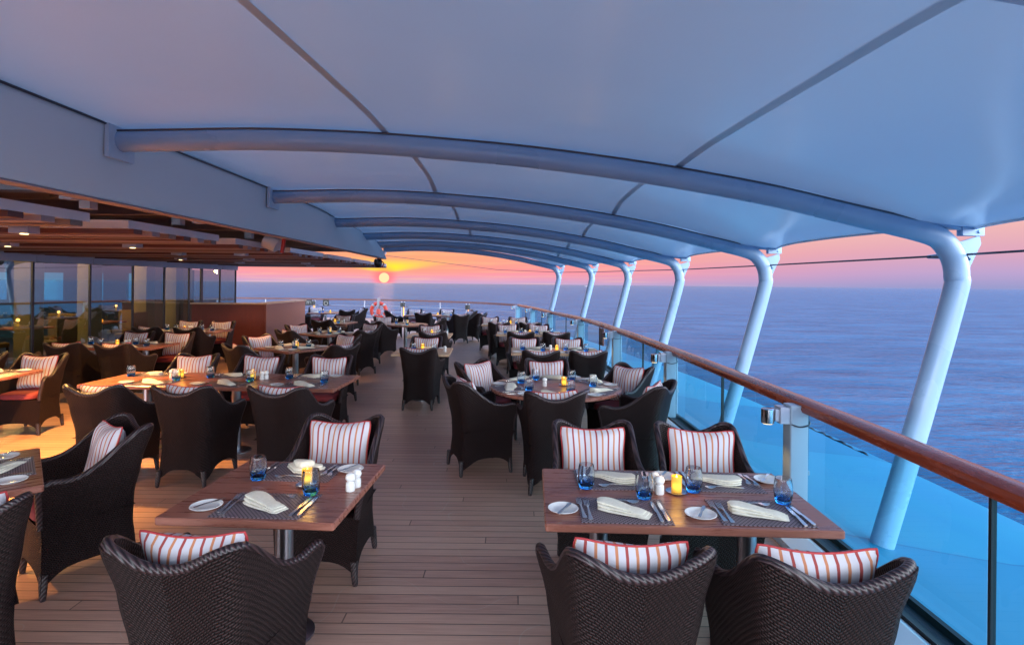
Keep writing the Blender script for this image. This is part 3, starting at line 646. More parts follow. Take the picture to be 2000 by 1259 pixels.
b = MB(); b.box((-9.65,16.9,.05),(-9.55,17.0,2.1)); b.build('end_mullion', 'mullion', o)
# room behind the glass
b = MB()
b.box((-17.9,1,2.32),(-9.05,16.9,2.36)); b.mi = 0
rm = tag(b.build('inner_ceiling', 'inner_wall'), 'dark ceiling of the indoor restaurant behind the windows', kind='structure')
b = MB(); b.box((-18,1,.0),(-17.8,17,.55)); b.box((-18,1,1.75),(-17.8,17,2.4))
for y in (1,4.3,7.6,10.9,14.2,16.6): b.box((-17.98,y,.55),(-17.82,y+.9 if y<16 else y+.4,1.75))
iw = tag(b.build('inner_wall', 'inner_wall'), 'far wall of the indoor restaurant with teal windows in it', 'wall')
for i in range(5):
    b = MB(); y0 = (1,4.3,7.6,10.9,14.2)[i]+.9; y1 = (4.3,7.6,10.9,14.2,16.6)[i]; b.add([(-17.9,y0,.55),(-17.9,y1,.55),(-17.9,y1,1.75),(-17.9,y0,1.75)], [(0,1,2,3)]); b.build('window', 'teal_glass', iw)
b = MB(); b.box((-18,17.0,0),(-9.7,17.15,1.15)); b.box((-18,17.0,1.98),(-9.7,17.15,2.4))
wxs = [(-18,-16.4),(-15.2,-14.6),(-13.5,-13.1),(-12.3,-11.6),(-11.0,-10.55),(-9.95,-9.7)]
for a_, c_ in wxs: b.box((a_,17.02,1.15),(c_,17.13,1.98))
ew = tag(b.build('end_wall', 'inner_wall'), 'end wall of the indoor restaurant with teal windows near the counter', 'wall')
for (a_, c_), (a2, c2) in zip(wxs, wxs[1:]):
    b = MB(); b.add([(c_,17.08,1.15),(a2,17.08,1.15),(a2,17.08,1.98),(c_,17.08,1.98)], [(0,1,2,3)]); b.build('window', 'teal_glass', ew)
b = MB(); b.box((-18,.8,0),(-9.5,1.0,2.4)); tag(b.build('side_wall', 'inner_wall'), 'dark side wall closing the indoor restaurant', 'wall')
b = MB(); b.box((-17.8,1,.004),(-9.6,16.8,.012)); tag(b.build('carpet', 'inner_floor'), 'dark brown carpet inside the restaurant windows', kind='structure')
for i, (y, x) in enumerate(((8.2,-9.9),(11.2,-9.7),(12.7,-9.6),(14.3,-9.4),(15.4,-9.3))):
    b = MB(); b.box((x-.16,y,.012),(x+.16,y+.34,2.32)); tag(b.build('column', 'olive_wall'), 'olive column behind the restaurant windows, %s from the left' % ords[i], 'column', 'columns inside the restaurant')
def inner_chair(x, y, rz, lab):
    o = empty('dining_chair', (x,y,.012), rz)
    b = MB(); b.rbox((-.24,-.24,.38),(.24,.24,.48), .05); b.build('seat', 'olive_leather', o, smooth=True)
    b = MB(); b.rbox((-.25,-.30,.40),(.25,-.22,.98), .035); b.build('backrest', 'olive_leather', o, smooth=True)
    for sx in (-.2,.2):
        for sy in (-.2,.2):
            b = MB(); b.tube([(sx,sy,0),(sx,sy,.39)], [.015,.022], 8); b.build('leg', 'mullion', o)
    tag(o, lab, 'chair', 'chairs inside the restaurant')
IT = [(-10.3,9.6),(-10.4,12.0),(-10.1,13.9),(-10.6,7.3)]
for i, (x, y) in enumerate(IT):
    o = empty('indoor_table', (x,y,.012)); tag(o, 'small laid table behind the glass, %s from the left inside the restaurant' % ['second','third','fourth','first'][i], 'table', 'tables inside the restaurant')
    b = MB(); b.rbox((-.40,-.40,.70),(.40,.40,.74), .03); b.build('tabletop', 'table_wood', o); b = MB(); b.lathe([(.2,0),(.2,.02),(.04,.03),(.04,.70)], 14); b.build('column', 'steel', o)
    for k, (dx_, dy_, rz) in enumerate(((0,-.75,0),(.0,.75,180),(.72,0,90))):
        inner_chair(x+dx_, y+dy_, rz, 'olive leather chair %s the %s table inside the restaurant' % (['in front of','behind','on the window side of'][k], ['second','third','fourth','first'][i]))
    b = MB(); b.lathe([(0,0),(.03,0),(.033,.06),(.028,.06),(.025,.004),(0,.004)], 14, (x+.1,y-.1,.753)); tag(b.build('tea_light', 'amber_lamp'), 'amber candle glowing on the %s table inside the restaurant' % ['second','third','fourth','first'][i], 'candle', 'candles inside the restaurant')
    for k in range(3):
        b = MB(); b.lathe([(0,0),(.034,.001),(.034,.003),(.004,.008),(.004,.085),(.022,.105),(.034,.135),(.030,.185),(.028,.185),(.032,.135),(.020,.107),(0,.10)], 16, (x-.22+.2*k,y+.12-.08*k,.753))
        tag(b.build('wine_glass', 'wine_glass', smooth=True), '%s stemmed wine glass on the %s table inside the restaurant' % (['left','middle','right'][k], ['second','third','fourth','first'][i]), 'wine glass', 'wine glasses inside the restaurant')
    L = bpy.data.lights.new('indoor_lamp', 'POINT'); L.energy = 120; L.color = (1,.60,.20); L.shadow_soft_size = .12
    lo = bpy.data.objects.new('indoor_lamp', L); COL.objects.link(lo); lo.location = (x-.3,y,2.15)
    b = MB(); b.lathe([(0,0),(.06,0),(.06,.05),(0,.05)], 14, (x-.3,y,2.27)); tag(b.build('indoor_downlight', 'lamp_lens_dim'), 'small lit ceiling light above the %s table inside' % ['second','third','fourth','first'][i], 'ceiling light', 'lights inside the restaurant')

# ------------------------------------------------------------------ wooden counter
o = empty('service_counter', (-6.42,14.8,0), 3); tag(o, 'tall dark wooden service counter with a pale top beside the windows', 'counter')
b = MB(); b.box((-1.9,0,.04),(-.02,.05,1.17)); b.build('front_panel', 'counter_front', o)
b = MB(); b.box((-.05,.0,.04),(.0,3.25,1.17)); b.build('side_panel', 'counter_side', o)
b = MB(); b.box((-1.93,-.03,1.17),(.03,.30,1.205)); b.box((-.34,.30,1.17),(.03,3.28,1.205)); b.build('top', 'counter_top', o)
b = MB(); b.box((-1.88,.03,0),(-.03,.10,.04)); b.build('plinth', 'slat_dark', o)

# ------------------------------------------------------------------ life ring, signs
p, d = at_x(railf, -6.0)
o = empty('life_ring', (-5.55,23.6,.62)); tag(o, 'red and white life ring mounted on a stand by the stern rail', 'life ring')
RR, rr = .30, .075
for k in range(8):
    b = MB(); a0 = k*45+ (5 if k % 2 else -5); 
    if k % 2 == 0: a0, a1 = k*45-38, k*45+38
    else: a0, a1 = k*45-7, k*45+7
    pts = [(RR*math.cos(R(a0+(a1-a0)*j/8)), 0, RR*math.sin(R(a0+(a1-a0)*j/8))) for j in range(9)]
    b.tube(pts, rr if k % 2 == 0 else rr+.004, 14); b.build('ring_segment' if k % 2 == 0 else 'tape_band', 'ring_orange' if k % 2 == 0 else 'ring_tape', o, smooth=True)
b = MB(); b.box((-.05,-.11,.16),(.05,-.09,.52)); b.box((-.04,.09,-.62),(.04,.12,.5)); b.build('stand', 'ring_tape', o)
b = MB(); b.lathe([(0,-.18),(.09,-.16),(.09,0),(.05,.06),(0,.06)], 12, (0,-.03,0)); b.build('line_float', 'ring_orange', o, smooth=True)
def sign(x, y, z, w_, h_, rz, lab, frame, marks):
    o = empty('hanging_sign', (x,y,z), rz); tag(o, lab, 'sign')
    b = MB(); b.box((-w_/2,-.01,-h_/2),(w_/2,.01,h_/2)); b.build('board', 'sign_dark', o)
    if frame:
        b = MB()
        for a_ in ((-w_/2-.012,-.014,-h_/2-.012,w_/2+.012,.014,-h_/2),(-w_/2-.012,-.014,h_/2,w_/2+.012,.014,h_/2+.012),(-w_/2-.012,-.014,-h_/2,-w_/2,.014,h_/2),(w_/2,-.014,-h_/2,w_/2+.012,.014,h_/2)): b.box(a_[:3], a_[3:])
        b.build('frame', 'rail_wood', o)
    b = MB(); b.box((-w_/2+.01,-.005,h_/2+(.012 if frame else 0)),(-w_/2+.025,.005,h_/2+.10)); b.box((w_/2-.025,-.005,h_/2+(.012 if frame else 0)),(w_/2-.01,.005,h_/2+.10)); b.build('strap', 'cable', o)
    b = MB(); marks(b); b.build('marking', 'sign_pale', o)
def mk1(b):
    b.tube([(-.22,-.013,-.08),(-.22,-.013,.0),(-.22,-.013,-.08),(-.12,-.013,-.08)], .008, 5); b.tube([(-.22,-.013,-.08),(-.10,-.013,.06)], .009, 5)
    for x in (0,.08,.16): b.tube([(x,-.013,-.06),(x+.02,-.013,.06)], .009, 5)
    b.tube([(0,-.013,.06),(.16,-.013,.06)], .008, 5)
def mk2(b): b.tube([(.09*math.cos(k*math.pi/8),-.013,-.02+.09*math.sin(k*math.pi/8)) for k in range(17)], .010, 5)
def mk3(b):
    for k in range(5): b.box((-.035,-.0125,-.09+k*.04),(.035-.01*(k%2),-.0105,-.082+k*.04))
p, d = at_x(railf, -10.3); sign(p.x,p.y-.1,.74,.50,.28,0,'wide dark sign with a pale arrow hung on the stern rail',False,mk1)
p, d = at_x(railf, -9.3); sign(p.x,p.y-.1,.74,.30,.30,0,'small square dark sign with a pale ring on the stern rail',False,mk2)
p, d = at_y(railc, 11.65); sign(p.x-.06,p.y,.70,.24,.32,-82,'small framed plaque hanging from the glass railing',True,mk3)
# distant boat
o = empty('distant_boat', (550,1760,SEA)); tag(o, 'tiny grey boat on the horizon right of the sun', 'boat')
b = MB(); b.loft([[(-20,0,0),(-14,-4,0),(16,-4,0),(16,4,0),(-14,4,0)],[(-23,0,5),(-15,-5,4),(17,-5,4),(17,5,4),(-15,5,4)]], True, True); b.build('hull', 'ceiling_paint', o)
b = MB(); b.box((-6,-3,4),(12,3,8)); b.box((-1,-2,8),(6,2,11)); b.build('cabin', 'ceiling_paint', o)
o.location = (620,4550,SEA)
for ch in o.children: ch.scale = (1.6,1.6,1.6)

# ------------------------------------------------------------------ the woven armchair
ZK = [0,.15,.30,.45,.66,.86]
K_wb = [.232,.222,.214,.218,.240,.262]; K_wf = [.250,.246,.252,.272,.325,.355]
K_yb = [-.272,-.245,-.232,-.236,-.272,-.330]; K_yf = [.255,.25,.25,.258,.280,.30]
def outline(z, s_, inset=0.0):
    """s_ 0 at back centre .. 1 at the front end of the right arm; returns x,y"""
    wb = interp(z,ZK,K_wb)-inset; wf = interp(z,ZK,K_wf)-inset; yb = interp(z,ZK,K_yb)+inset; yf = interp(z,ZK,K_yf)
    r_ = .085
    tb, tc_ = .28, .42
    if s_ < tb:
        q = s_/tb; return (q*(wb-r_), yb + .012*q*q)
    if s_ < tc_:
        q = (s_-tb)/(tc_-tb)*math.pi/2; return (wb-r_+r_*math.sin(q), yb+.012+r_-r_*math.cos(q))
    q = (s_-tc_)/(1-tc_); x0, y0 = wb, yb+.012+r_
    return (x0+(wf-x0)*(q**1.15), y0+(yf-y0)*q)
S_U = [0,.06,.12,.18,.24,.28,.315,.35,.385,.42,.46,.50,.55,.60,.65,.70,.76,.82,.88,.93,.97,1.0]
def ztop(s_):
    if s_ < .33: return .795 + .07*(s_/.33)**2.2
    if s_ < .40: return .865 - .006*((s_-.33)/.07)**2
    if s_ < .82:
        q = (s_-.40)/.42; q = 1-(1-q)**1.7; q = q*q*(3-2*q)*.55+q*.45; return .859 + (.640-.859)*q
    if s_ < .93: return .640 + .016*(s_-.82)/.11
    q = (s_-.93)/.07; return .656 - .035*q*q*q
def zbot(s_):
    # back panel 0..tc-mid, side panel tc-mid..1
    c = .35
    if s_ < c: q = s_/c
    else: q = abs((s_-(c+1)/2)/((1-c)/2))
    q = min(1, q); return .155 - .105*q**3.2
def usd(s_):
    return s_*.72
def make_chair():
    root = empty('armchair')
    NR = 22; b = MB(); cols = [-s for s in reversed(S_U[1:])] + S_U
    def skin(inset, flip, zb_fn):
        vs = []; uvs = []
        for s_ in cols:
            a_ = abs(s_); zt, zb = ztop(a_), zb_fn(a_)
            for j in range(NR+1):
                z = zb + (zt-zb)*j/NR; x, y = outline(z, a_, inset); x = math.copysign(x, s_) if s_ else 0
                if s_ < 0: x = -abs(x)
                vs.append((x,y,z)); uvs.append((usd(a_)*(1 if s_ >= 0 else -1), z))
        n_ = NR+1; fs = []
        for i in range(len(cols)-1):
            for j in range(NR):
                f = (i*n_+j, (i+1)*n_+j, (i+1)*n_+j+1, i*n_+j+1); fs.append(tuple(reversed(f)) if flip else f)
        b.add(vs, fs, uvs)
    skin(0, False, zbot); o1 = len(b.v)
    skin(.034, True, lambda a_: .40)
    # close outer to inner along top and front edges
    n_ = NR+1; nc = len(cols)
    for i in range(nc-1): b.f.append((i*n_+NR, (i+1)*n_+NR, o1+(i+1)*n_+NR, o1+i*n_+NR)); b.m.append(0); b.sm.append(False)
    # front apron and closed lower box underside
    vs = []; uvs = []
    for i in range(15):
        q = -1+2*i/14; zb = .145-.095*abs(q)**3.2
        for j in range(9):
            z = zb+(.405-zb)*j/8; x, y = outline(z, 1.0, 0); vs.append((x*q, y-.002+.012*(1-q*q), z)); uvs.append((q*.25, z))
    b.add(vs, [(i*9+j, i*9+j+1, (i+1)*9+j+1, (i+1)*9+j) for i in range(14) for j in range(8)], uvs)
    b.add([(-.22,-.21,.402),(.22,-.21,.402),(.255,.255,.402),(-.255,.255,.402)], [(0,1,2,3)], [(-.2,0),(.2,0),(.2,.4),(-.2,.4)])
    # inner face of the arm fronts
    shell = b.build('woven_shell', 'rattan', root, smooth=True, angle=60)
    b = MB()      # braided rim
    pts = []
    zf = [ .40,.46,.52,.58,.62 ]
    for z in zf: x, y = outline(z, 1.0, .017); pts.append((-x, y, z))
    for s_ in cols:
        a_ = abs(s_); z = ztop(a_); x, y = outline(z, a_, .017); pts.append(((-1 if s_ < 0 else 1)*x, y, z))
    for z in reversed(zf): x, y = outline(z, 1.0, .017); pts.append((x, y, z))
    b.tube(pts, .0185, 10); b.build('rim', 'rattan_rim', root, smooth=True)
    for sx in (-1,1):
        for which in (0,1):
            b = MB()
            if which == 0: x, y = .232-.03, -.272+.035
            else: x, y = .238, .24
            b.tube([(sx*x,y*1.0,.0),(sx*x,y,.012),(sx*(x-.006),y*.99,.07),(sx*(x-.012),y*.97,.14)], [.013,.017,.021,.024], 10); b.build('leg', 'rattan_rim', root, smooth=True)
    # seat cushion
    b = MB(); rings = []
    for z, k in ((.405,.02),(.415,0),(.445,-.004),(.468,.004),(.478,.03),(.482,.10)):
        ring = []
        for j in range(28):
            an = 2*math.pi*j/28; cx = math.copysign(abs(math.cos(an))**.45, math.cos(an)); cy = math.copysign(abs(math.sin(an))**.45, math.sin(an))
            ring.append((cx*(.196-k)+0, .042+cy*(.222-k), z))
        rings.append(ring)
    b.loft(rings, True, True); b.build('seat_cushion', 'seat_red', root, smooth=True, angle=50)
    return root
def make_pillow():
    b = MB(); n_ = 18; HW = .213; TH = .075
    def pt(i, j, sgn):
        x = -1+2*i/n_; y = -1+2*j/n_
        px = x*HW*(1-.10*(1-y*y)); py = y*HW*(1-.15*(1-x*x)**.8)
        px *= 1-.07*y**8; py *= 1-.07*x**8
        th = TH*max(0,(1-x**4)*(1-y**4))**.55*(.86+.14*math.cos(5*x+2*y))
        return (px, sgn*th + .012*x*x, py)
    for sg in (1,-1):
        vs = [pt(i,j,sg) for i in range(n_+1) for j in range(n_+1)]; uvs = [(i/n_, j/n_) for i in range(n_+1) for j in range(n_+1)]
        fs = [(i*(n_+1)+j, i*(n_+1)+j+1, (i+1)*(n_+1)+j+1, (i+1)*(n_+1)+j) for i in range(n_) for j in range(n_)]
        b.add(vs, fs if sg > 0 else [tuple(reversed(f)) for f in fs], uvs)
    root = empty('throw_pillow')
    b.build('cover', 'stripe_cloth', root, smooth=True, angle=70)
    b = MB(); per = [(i,0) for i in range(n_)]+[(n_,j) for j in range(n_)]+[(n_-i,n_) for i in range(n_)]+[(0,n_-j) for j in range(n_)]+[(0,0)]
    b.tube([pt(i,j,0) for i,j in per], .0043, 6, cap=False); b.build('piping', 'piping_red', root, smooth=True)
    return root

chair0 = make_chair(); pillow0 = make_pillow(); used = {'c':0,'p':0}
def place_chair(x, y, rz, where, pillow=True, jig=1):
    c = chair0 if used['c'] == 0 else copy_tree(chair0); used['c'] += 1
    c.location = (x,y,.001); c.rotation_euler = (0,0,R(rz))
    tag(c, 'dark woven armchair ' + where, 'armchair', 'woven armchairs around the terrace tables')
    if where.startswith('on the '): nm, tt = where[7:].split(' of ', 1); pw = 'striped pillow in the %s armchair of %s' % (nm, tt)
    else: pw = 'striped pillow in the armchair ' + where
    if pillow:
        p = pillow0 if used['p'] == 0 else copy_tree(pillow0); used['p'] += 1
        rx = random.uniform(-1,1)
        off = Vector((rx*.012, -.112, .667)); off.rotate(Matrix.Rotation(R(rz), 3, 'Z'))
        p.location = (x+off.x, y+off.y, off.z)
        p.rotation_euler = (R(13+random.uniform(-2,2)), R(random.uniform(-3.5,3.5)), R(rz+random.uniform(-5,5)))
        tag(p, pw, 'pillow', 'striped pillows on the armchairs')

# ------------------------------------------------------------------ tableware
def lib(): pass
def mk(name, mats, f, smooth=True):
    b = MB(); f(b); o = b.build(name, mats, smooth=smooth); o['_lib'] = 1; return o
TUM = [(0,0),(.026,0),(.030,.004),(.036,.025),(.0385,.050),(.0375,.075),(.0335,.102),(.0330,.1045),(.0318,.1045),(.0316,.102),(.0355,.075),(.0365,.050),(.0335,.028),(.026,.017),(0,.015)]
def f_plate(b): b.lathe([(0,.0),(.045,.0),(.05,.004),(.074,.012),(.076,.014),(.074,.0155),(.052,.0085),(.048,.007),(0,.007)], 36)
def flat(b, pts, z0, z1):
    n_ = len(pts); b.add([(x,y,z0+dz) for x,y,dz in pts]+[(x,y,z1+dz) for x,y,dz in pts], [tuple(reversed(range(n_))), tuple(range(n_,2*n_))]+[(i,(i+1)%n_,(i+1)%n_+n_,i+n_) for i in range(n_)])
def strip(b, st, t_=.0022):    # st: (y, halfwidth, z)
    for i in range(len(st)-1):
        (y0,w0,z0),(y1,w1,z1) = st[i], st[i+1]
        b.add([(-w0,y0,z0),(w0,y0,z0),(w1,y1,z1),(-w1,y1,z1),(-w0,y0,z0+t_),(w0,y0,z0+t_),(w1,y1,z1+t_),(-w1,y1,z1+t_)],
              [(0,3,2,1),(4,5,6,7),(1,2,6,5),(3,0,4,7)]+([(0,1,5,4)] if i == 0 else [])+([(2,3,7,6)] if i == len(st)-2 else []))
def f_fork(b):
    strip(b, [(-.10,.008,.001),(-.095,.0105,.001),(-.05,.0065,.003),(.015,.0035,.010),(.035,.006,.009),(.048,.0125,.005),(.056,.0125,.003)])
    for k in range(4):
        x = -.0102+.0068*k; b.add([(x-.0018,.056,.003),(x+.0018,.056,.003),(x+.0010,.10,.010),(x-.0010,.10,.010),(x-.0018,.056,.005),(x+.0018,.056,.005),(x+.0010,.10,.012),(x-.0010,.10,.012)], [(0,3,2,1),(4,5,6,7),(1,2,6,5),(3,0,4,7),(2,3,7,6)])
def f_knife(b):
    strip(b, [(-.115,.006,.001),(-.11,.0085,.001),(-.06,.0075,.002),(-.01,.006,.003)], .005)
    strip(b, [(-.01,.006,.003),(.005,.009,.003),(.07,.0095,.003),(.10,.006,.003),(.112,.001,.003)], .0016)
def f_bknife(b): 
    strip(b, [(-.075,.005,.002),(-.07,.007,.002),(-.03,.0055,.003),(0,.004,.003)], .004); strip(b, [(0,.004,.003),(.012,.007,.003),(.05,.0085,.003),(.068,.005,.003),(.073,.001,.003)], .0015)
def f_spoon(b):
    strip(b, [(-.10,.007,.001),(-.095,.009,.001),(-.05,.006,.003),(.02,.0032,.009),(.04,.0032,.008)])
    for st in ([(.04,.004,.0075),(.05,.013,.005),(.065,.019,.0025),(.08,.018,.0025),(.092,.010,.005),(.097,.003,.007)],): strip(b, st, .0018)
def f_mat(b): b.box((-.20,-.145,0),(.20,.145,.0028))
def f_napkin(b):
    for li, (z0, hs, ws, ox, oy) in enumerate(((0,1.0,1.0,0,0),(.9,.95,.90,-.006,.005),(1.75,.9,.74,-.014,.010))):
        rings = []
        for k in range(13):
            q = k/12; x = -.115+.232*q; wd = (.034 + .030*math.sin(math.pi*min(1,q*1.15)**.8) if q < .8 else .034+.030*math.sin(math.pi*.92**.8)*(1-q)/.2*.9+.004)*ws
            cy = .030 - .062*q + .012*math.sin(q*5); hh = (.0150 - .0085*q)*hs
            if k in (0,12): wd *= .9; hh *= .55
            zb = z0*(.0150-.0085*q)*.97 + .0003; ring = []
            for a_ in range(14):
                an = 2*math.pi*a_/14; ex = math.copysign(abs(math.cos(an))**.45, math.cos(an)); ez = math.copysign(abs(math.sin(an))**.6, math.sin(an))
                ring.append((x*(1-.05*li)+ox + (.012*ex if k > 9 else 0), cy+oy+ex*wd, zb+hh/2+ez*hh/2*(1+.18*math.sin(x*45+ex*2+li))))
            rings.append(ring)
        b.loft(rings, True, True)
def f_napkin2(b):       # upright-tented napkin
    base = [(-.10,-.05),(.10,-.06),(.115,-.03),(.03,.06),(-.02,.07),(-.11,-.02)]
    for li, (z0, z1, sc, dy_) in enumerate(((0,.012,1,0),(.011,.030,.9,.004),(.029,.055,.55,.012))):
        rings = [list(reversed([((x*k*sc), y*k*sc+dy_, z0+(z1-z0)*zf_) for x, y in base])) for zf_, k in ((0,.95),(.3,1),(.7,.96),(1,.75),(1.08,.35))]
        b.loft(rings, True, True)
def f_shaker(b): b.lathe([(0,0),(.021,0),(.023,.004),(.022,.042),(.018,.044),(.014,.046),(.020,.052),(.0245,.062),(.0245,.070),(.020,.082),(.010,.088),(0,.089)], 22)
def f_dish(b): b.lathe([(0,0),(.035,.001),(.052,.007),(.053,.0085),(.050,.009),(.034,.0035),(0,.003)], 26)
LIB = {
 'tumbler': mk('tumbler', 'tumbler_glass', lambda b: b.lathe(TUM, 24)),
 'bread_plate': mk('bread_plate', 'porcelain', f_plate),
 'fork': mk('fork', 'cutlery', f_fork, False), 'knife': mk('knife', 'cutlery', f_knife, False),
 'butter_knife': mk('butter_knife', 'cutlery', f_bknife, False), 'spoon': mk('spoon', 'cutlery', f_spoon, False),
 'placemat': mk('placemat', 'placemat', f_mat, False),
 'napkin': mk('napkin', 'linen', f_napkin), 'folded_napkin': mk('napkin', 'linen', f_napkin2),
 'salt_shaker': mk('salt_shaker', 'porcelain', f_shaker), 'pepper_shaker': mk('pepper_shaker', 'porcelain', f_shaker),
 'candle_dish': mk('candle_dish', 'chrome', f_dish),
}
cr = empty('candle'); b = MB(); b.lathe([(0,0),(.028,0),(.030,.003),(.030,.082),(.0275,.082),(.0275,.070),(0,.068)], 24); b.build('holder', 'candle_glass', cr, smooth=True)
b = MB(); b.lathe([(0,.068),(.006,.072),(.006,.080),(0,.092)], 10); b.build('flame', 'flame', cr, smooth=True)
LIB['candle'] = cr
first = {}
def put(kind, x, y, z, rz, label, cat, group):
    src = LIB[kind]
    if kind not in first: o = src; first[kind] = 1
    else: o = copy_tree(src)
    o.location = (x,y,z); o.rotation_euler = (0,0,R(rz))
    if kind == 'bread_plate': o.scale = (.92,.92,1)
    if kind == 'tumbler': o.scale = (1.12,1.12,1.15)
    if kind == 'candle': o.scale = (.86,.86,.95)
    if '_lib' in o.keys(): del o['_lib']
    tag(o, label, cat, group); return o
TZ = .74
def setting(ox, oy, rz, T, seat, level, side=1, nap=0):
    """place setting: origin on the table edge at the seat, +y toward the table centre"""
    c, s = math.cos(R(rz)), math.sin(R(rz))
    def P(x, y): return ox + x*c - y*s, oy + x*s + y*c
    j = lambda a: random.uniform(-a, a)
    at = 'at the %s of %s' % (seat, T)
    def q(kind, x, y, z, r_, lab, cat, grp): px, py = P(x, y); put(kind, px, py, TZ+z, rz+r_, lab + ' ' + at, cat, grp)
    zz = .0005
    if level >= 1:
        q('placemat', j(.01), .17+j(.006), zz, j(1.5), 'dark woven placemat', 'placemat', 'woven placemats'); zz = .0038
    q('folded_napkin' if nap else 'napkin', .0+j(.015), .155+j(.01), zz, j(10)+(0 if nap else -6), 'cream folded napkin', 'napkin', 'cream napkins')
    q('tumbler', .155+j(.02), .315+j(.02), .0005 if level < 1 else .0005, j(90), 'blue-footed glass tumbler', 'glass', 'blue-footed tumblers')
    q('bread_plate', -.265+j(.004), .135+j(.02), .0005, 0, 'white bread plate', 'plate', 'white bread plates')
    if level >= 1:
        q('fork', -.150, .150+j(.01), zz, j(3), 'outer steel fork', 'fork', 'steel forks'); q('knife', .158, .150+j(.01), zz, j(3), 'outer steel knife', 'knife', 'steel knives')
    if level >= 2:
        q('fork', -.180, .165+j(.01), zz, 3+j(2), 'small steel fork', 'fork', 'steel forks'); q('knife', .188, .155+j(.01), zz, j(3), 'slim steel knife', 'knife', 'steel knives')
        q('butter_knife', -.258, .135, .0150, -28+j(8), 'butter knife on plate', 'knife', 'butter knives')
        q('spoon', .0, .262, zz, -88+j(5), 'steel dessert spoon', 'spoon', 'dessert spoons')
def candle(x, y, T, dish=True, light=True):
    z = TZ+.0005
    if dish: put('candle_dish', x, y, z, 0, 'shiny round candle dish on ' + T, 'dish', 'candle dishes'); z += .0045
    put('candle', x, y, z, 0, 'glowing yellow candle in a glass on ' + T, 'candle', 'lit table candles')
    if light:
        L = bpy.data.lights.new('candle_light', 'POINT'); L.energy = .55; L.color = (1,.5,.10); L.shadow_soft_size = .035; L.specular_factor = .3
        lo = bpy.data.objects.new('candle_light', L); COL.objects.link(lo); lo.location = (x,y,TZ+.145)
def shakers(x, y, T, both=True, dx_=.02, dy_=.052):
    put('salt_shaker', x, y, TZ+.0005, 0, 'white ball-topped salt shaker on ' + T, 'shaker', 'white shakers')
    if both: put('pepper_shaker', x+dx_, y+dy_, TZ+.0005, 0, 'white ball-topped pepper shaker behind the salt on ' + T, 'shaker', 'white shakers')
def table(x, y, rz, w_, d_, label, round_=False, cols_=(0,), wood_='table_wood', split=None):
    o = empty('dining_table', (x,y,0), rz); tag(o, label, 'table', 'wooden terrace tables')
    if round_:
        b = MB(); b.lathe([(0,TZ-.035),(w_-.008,TZ-.035),(w_,TZ-.028),(w_,TZ-.007),(w_-.006,TZ),(0,TZ)], 56); b.build('tabletop', wood_, o, smooth=True, angle=30)
    elif split:
        for a_, c_ in ((-w_/2, split-.0015), (split+.0015, w_/2)):
            b = MB(); b.rbox((a_,-d_/2,TZ-.035),(c_,d_/2,TZ), .008); b.build('tabletop', wood_, o)
    else:
        b = MB(); b.rbox((-w_/2,-d_/2,TZ-.035),(w_/2,d_/2,TZ), .012); b.build('tabletop', wood_, o)
    for cx in cols_:
        b = MB(); b.lathe([(.045,.02),(.045,TZ-.038)], 22, (cx,0,0)); b.build('column', 'steel', o, smooth=True)
        b = MB(); b.lathe([(0,.001),(.15,.001),(.15,.012),(.06,.022),(0,.022)], 30, (cx,0,0)); b.build('base', 'steel', o, smooth=True, angle=30)
        b = MB(); b.box((cx-.13,-.13,TZ-.044),(cx+.13,.13,TZ-.0352)); b.build('top_plate', 'steel', o)
    return o
def rot(x, y, a): return x*math.cos(R(a))-y*math.sin(R(a)), x*math.sin(R(a))+y*math.cos(R(a))
def seat_at(cx, cy, rz, lx, ly, srz, T, seat, level, nap=0):
    dx_, dy_ = rot(lx, ly, rz); setting(cx+dx_, cy+dy_, rz+srz, T, seat, level, nap=nap)

# T1 small square table, left foreground
T = 'the small front left table'
table(-1.13,2.84,-3,.80,.80,'small square wooden table laid for two in the left foreground')
setting(-1.12,2.44,-3,T,'near place',2,nap=0); setting(-1.13,3.24,177,T,'far place',2,nap=1)
candle(-1.03,2.87,T); shakers(-.79,2.80,T,True,.015,.055)
place_chair(-1.14,2.20,-5,'on the near side of '+T); place_chair(-1.12,3.56,176,'on the far side of '+T)
# T2 front right four-seater
T = 'the front right four-seat table'
table(.80,2.78,-2,1.27,.74,'rectangular wooden table laid for four in the right foreground',cols_=(-.36,.36))
for lx, sn in ((-.285,'left'),(.33,'right')):
    seat_at(.80,2.78,-2,lx,-.37,0,T,'near %s place' % sn,2); seat_at(.80,2.78,-2,min(lx+.03,.285),.37,180,T,'far %s place' % sn,2)
candle(.83,2.82,T); shakers(.74,2.80,T,True,-.012,.055)
place_chair(.44,2.17,2,'on the near left of '+T); place_chair(1.09,2.12,-2,'on the near right of '+T)
place_chair(.53,3.46,180,'on the far left of '+T); place_chair(1.18,3.43,178,'on the far right of '+T)
# T3 angled table at the left edge
T = 'the angled table at the left edge'
table(-2.93,2.88,41,.84,.84,'square wooden table turned at an angle, cut by the left edge')
seat_at(-2.93,2.88,41,0,.42,180,T,'far place',2); seat_at(-2.93,2.88,41,.42,0,90,T,'near place',1)
place_chair(-2.60,3.45,141,'facing the camera at '+T); place_chair(-2.37,2.36,49,'cut by the lower left corner')
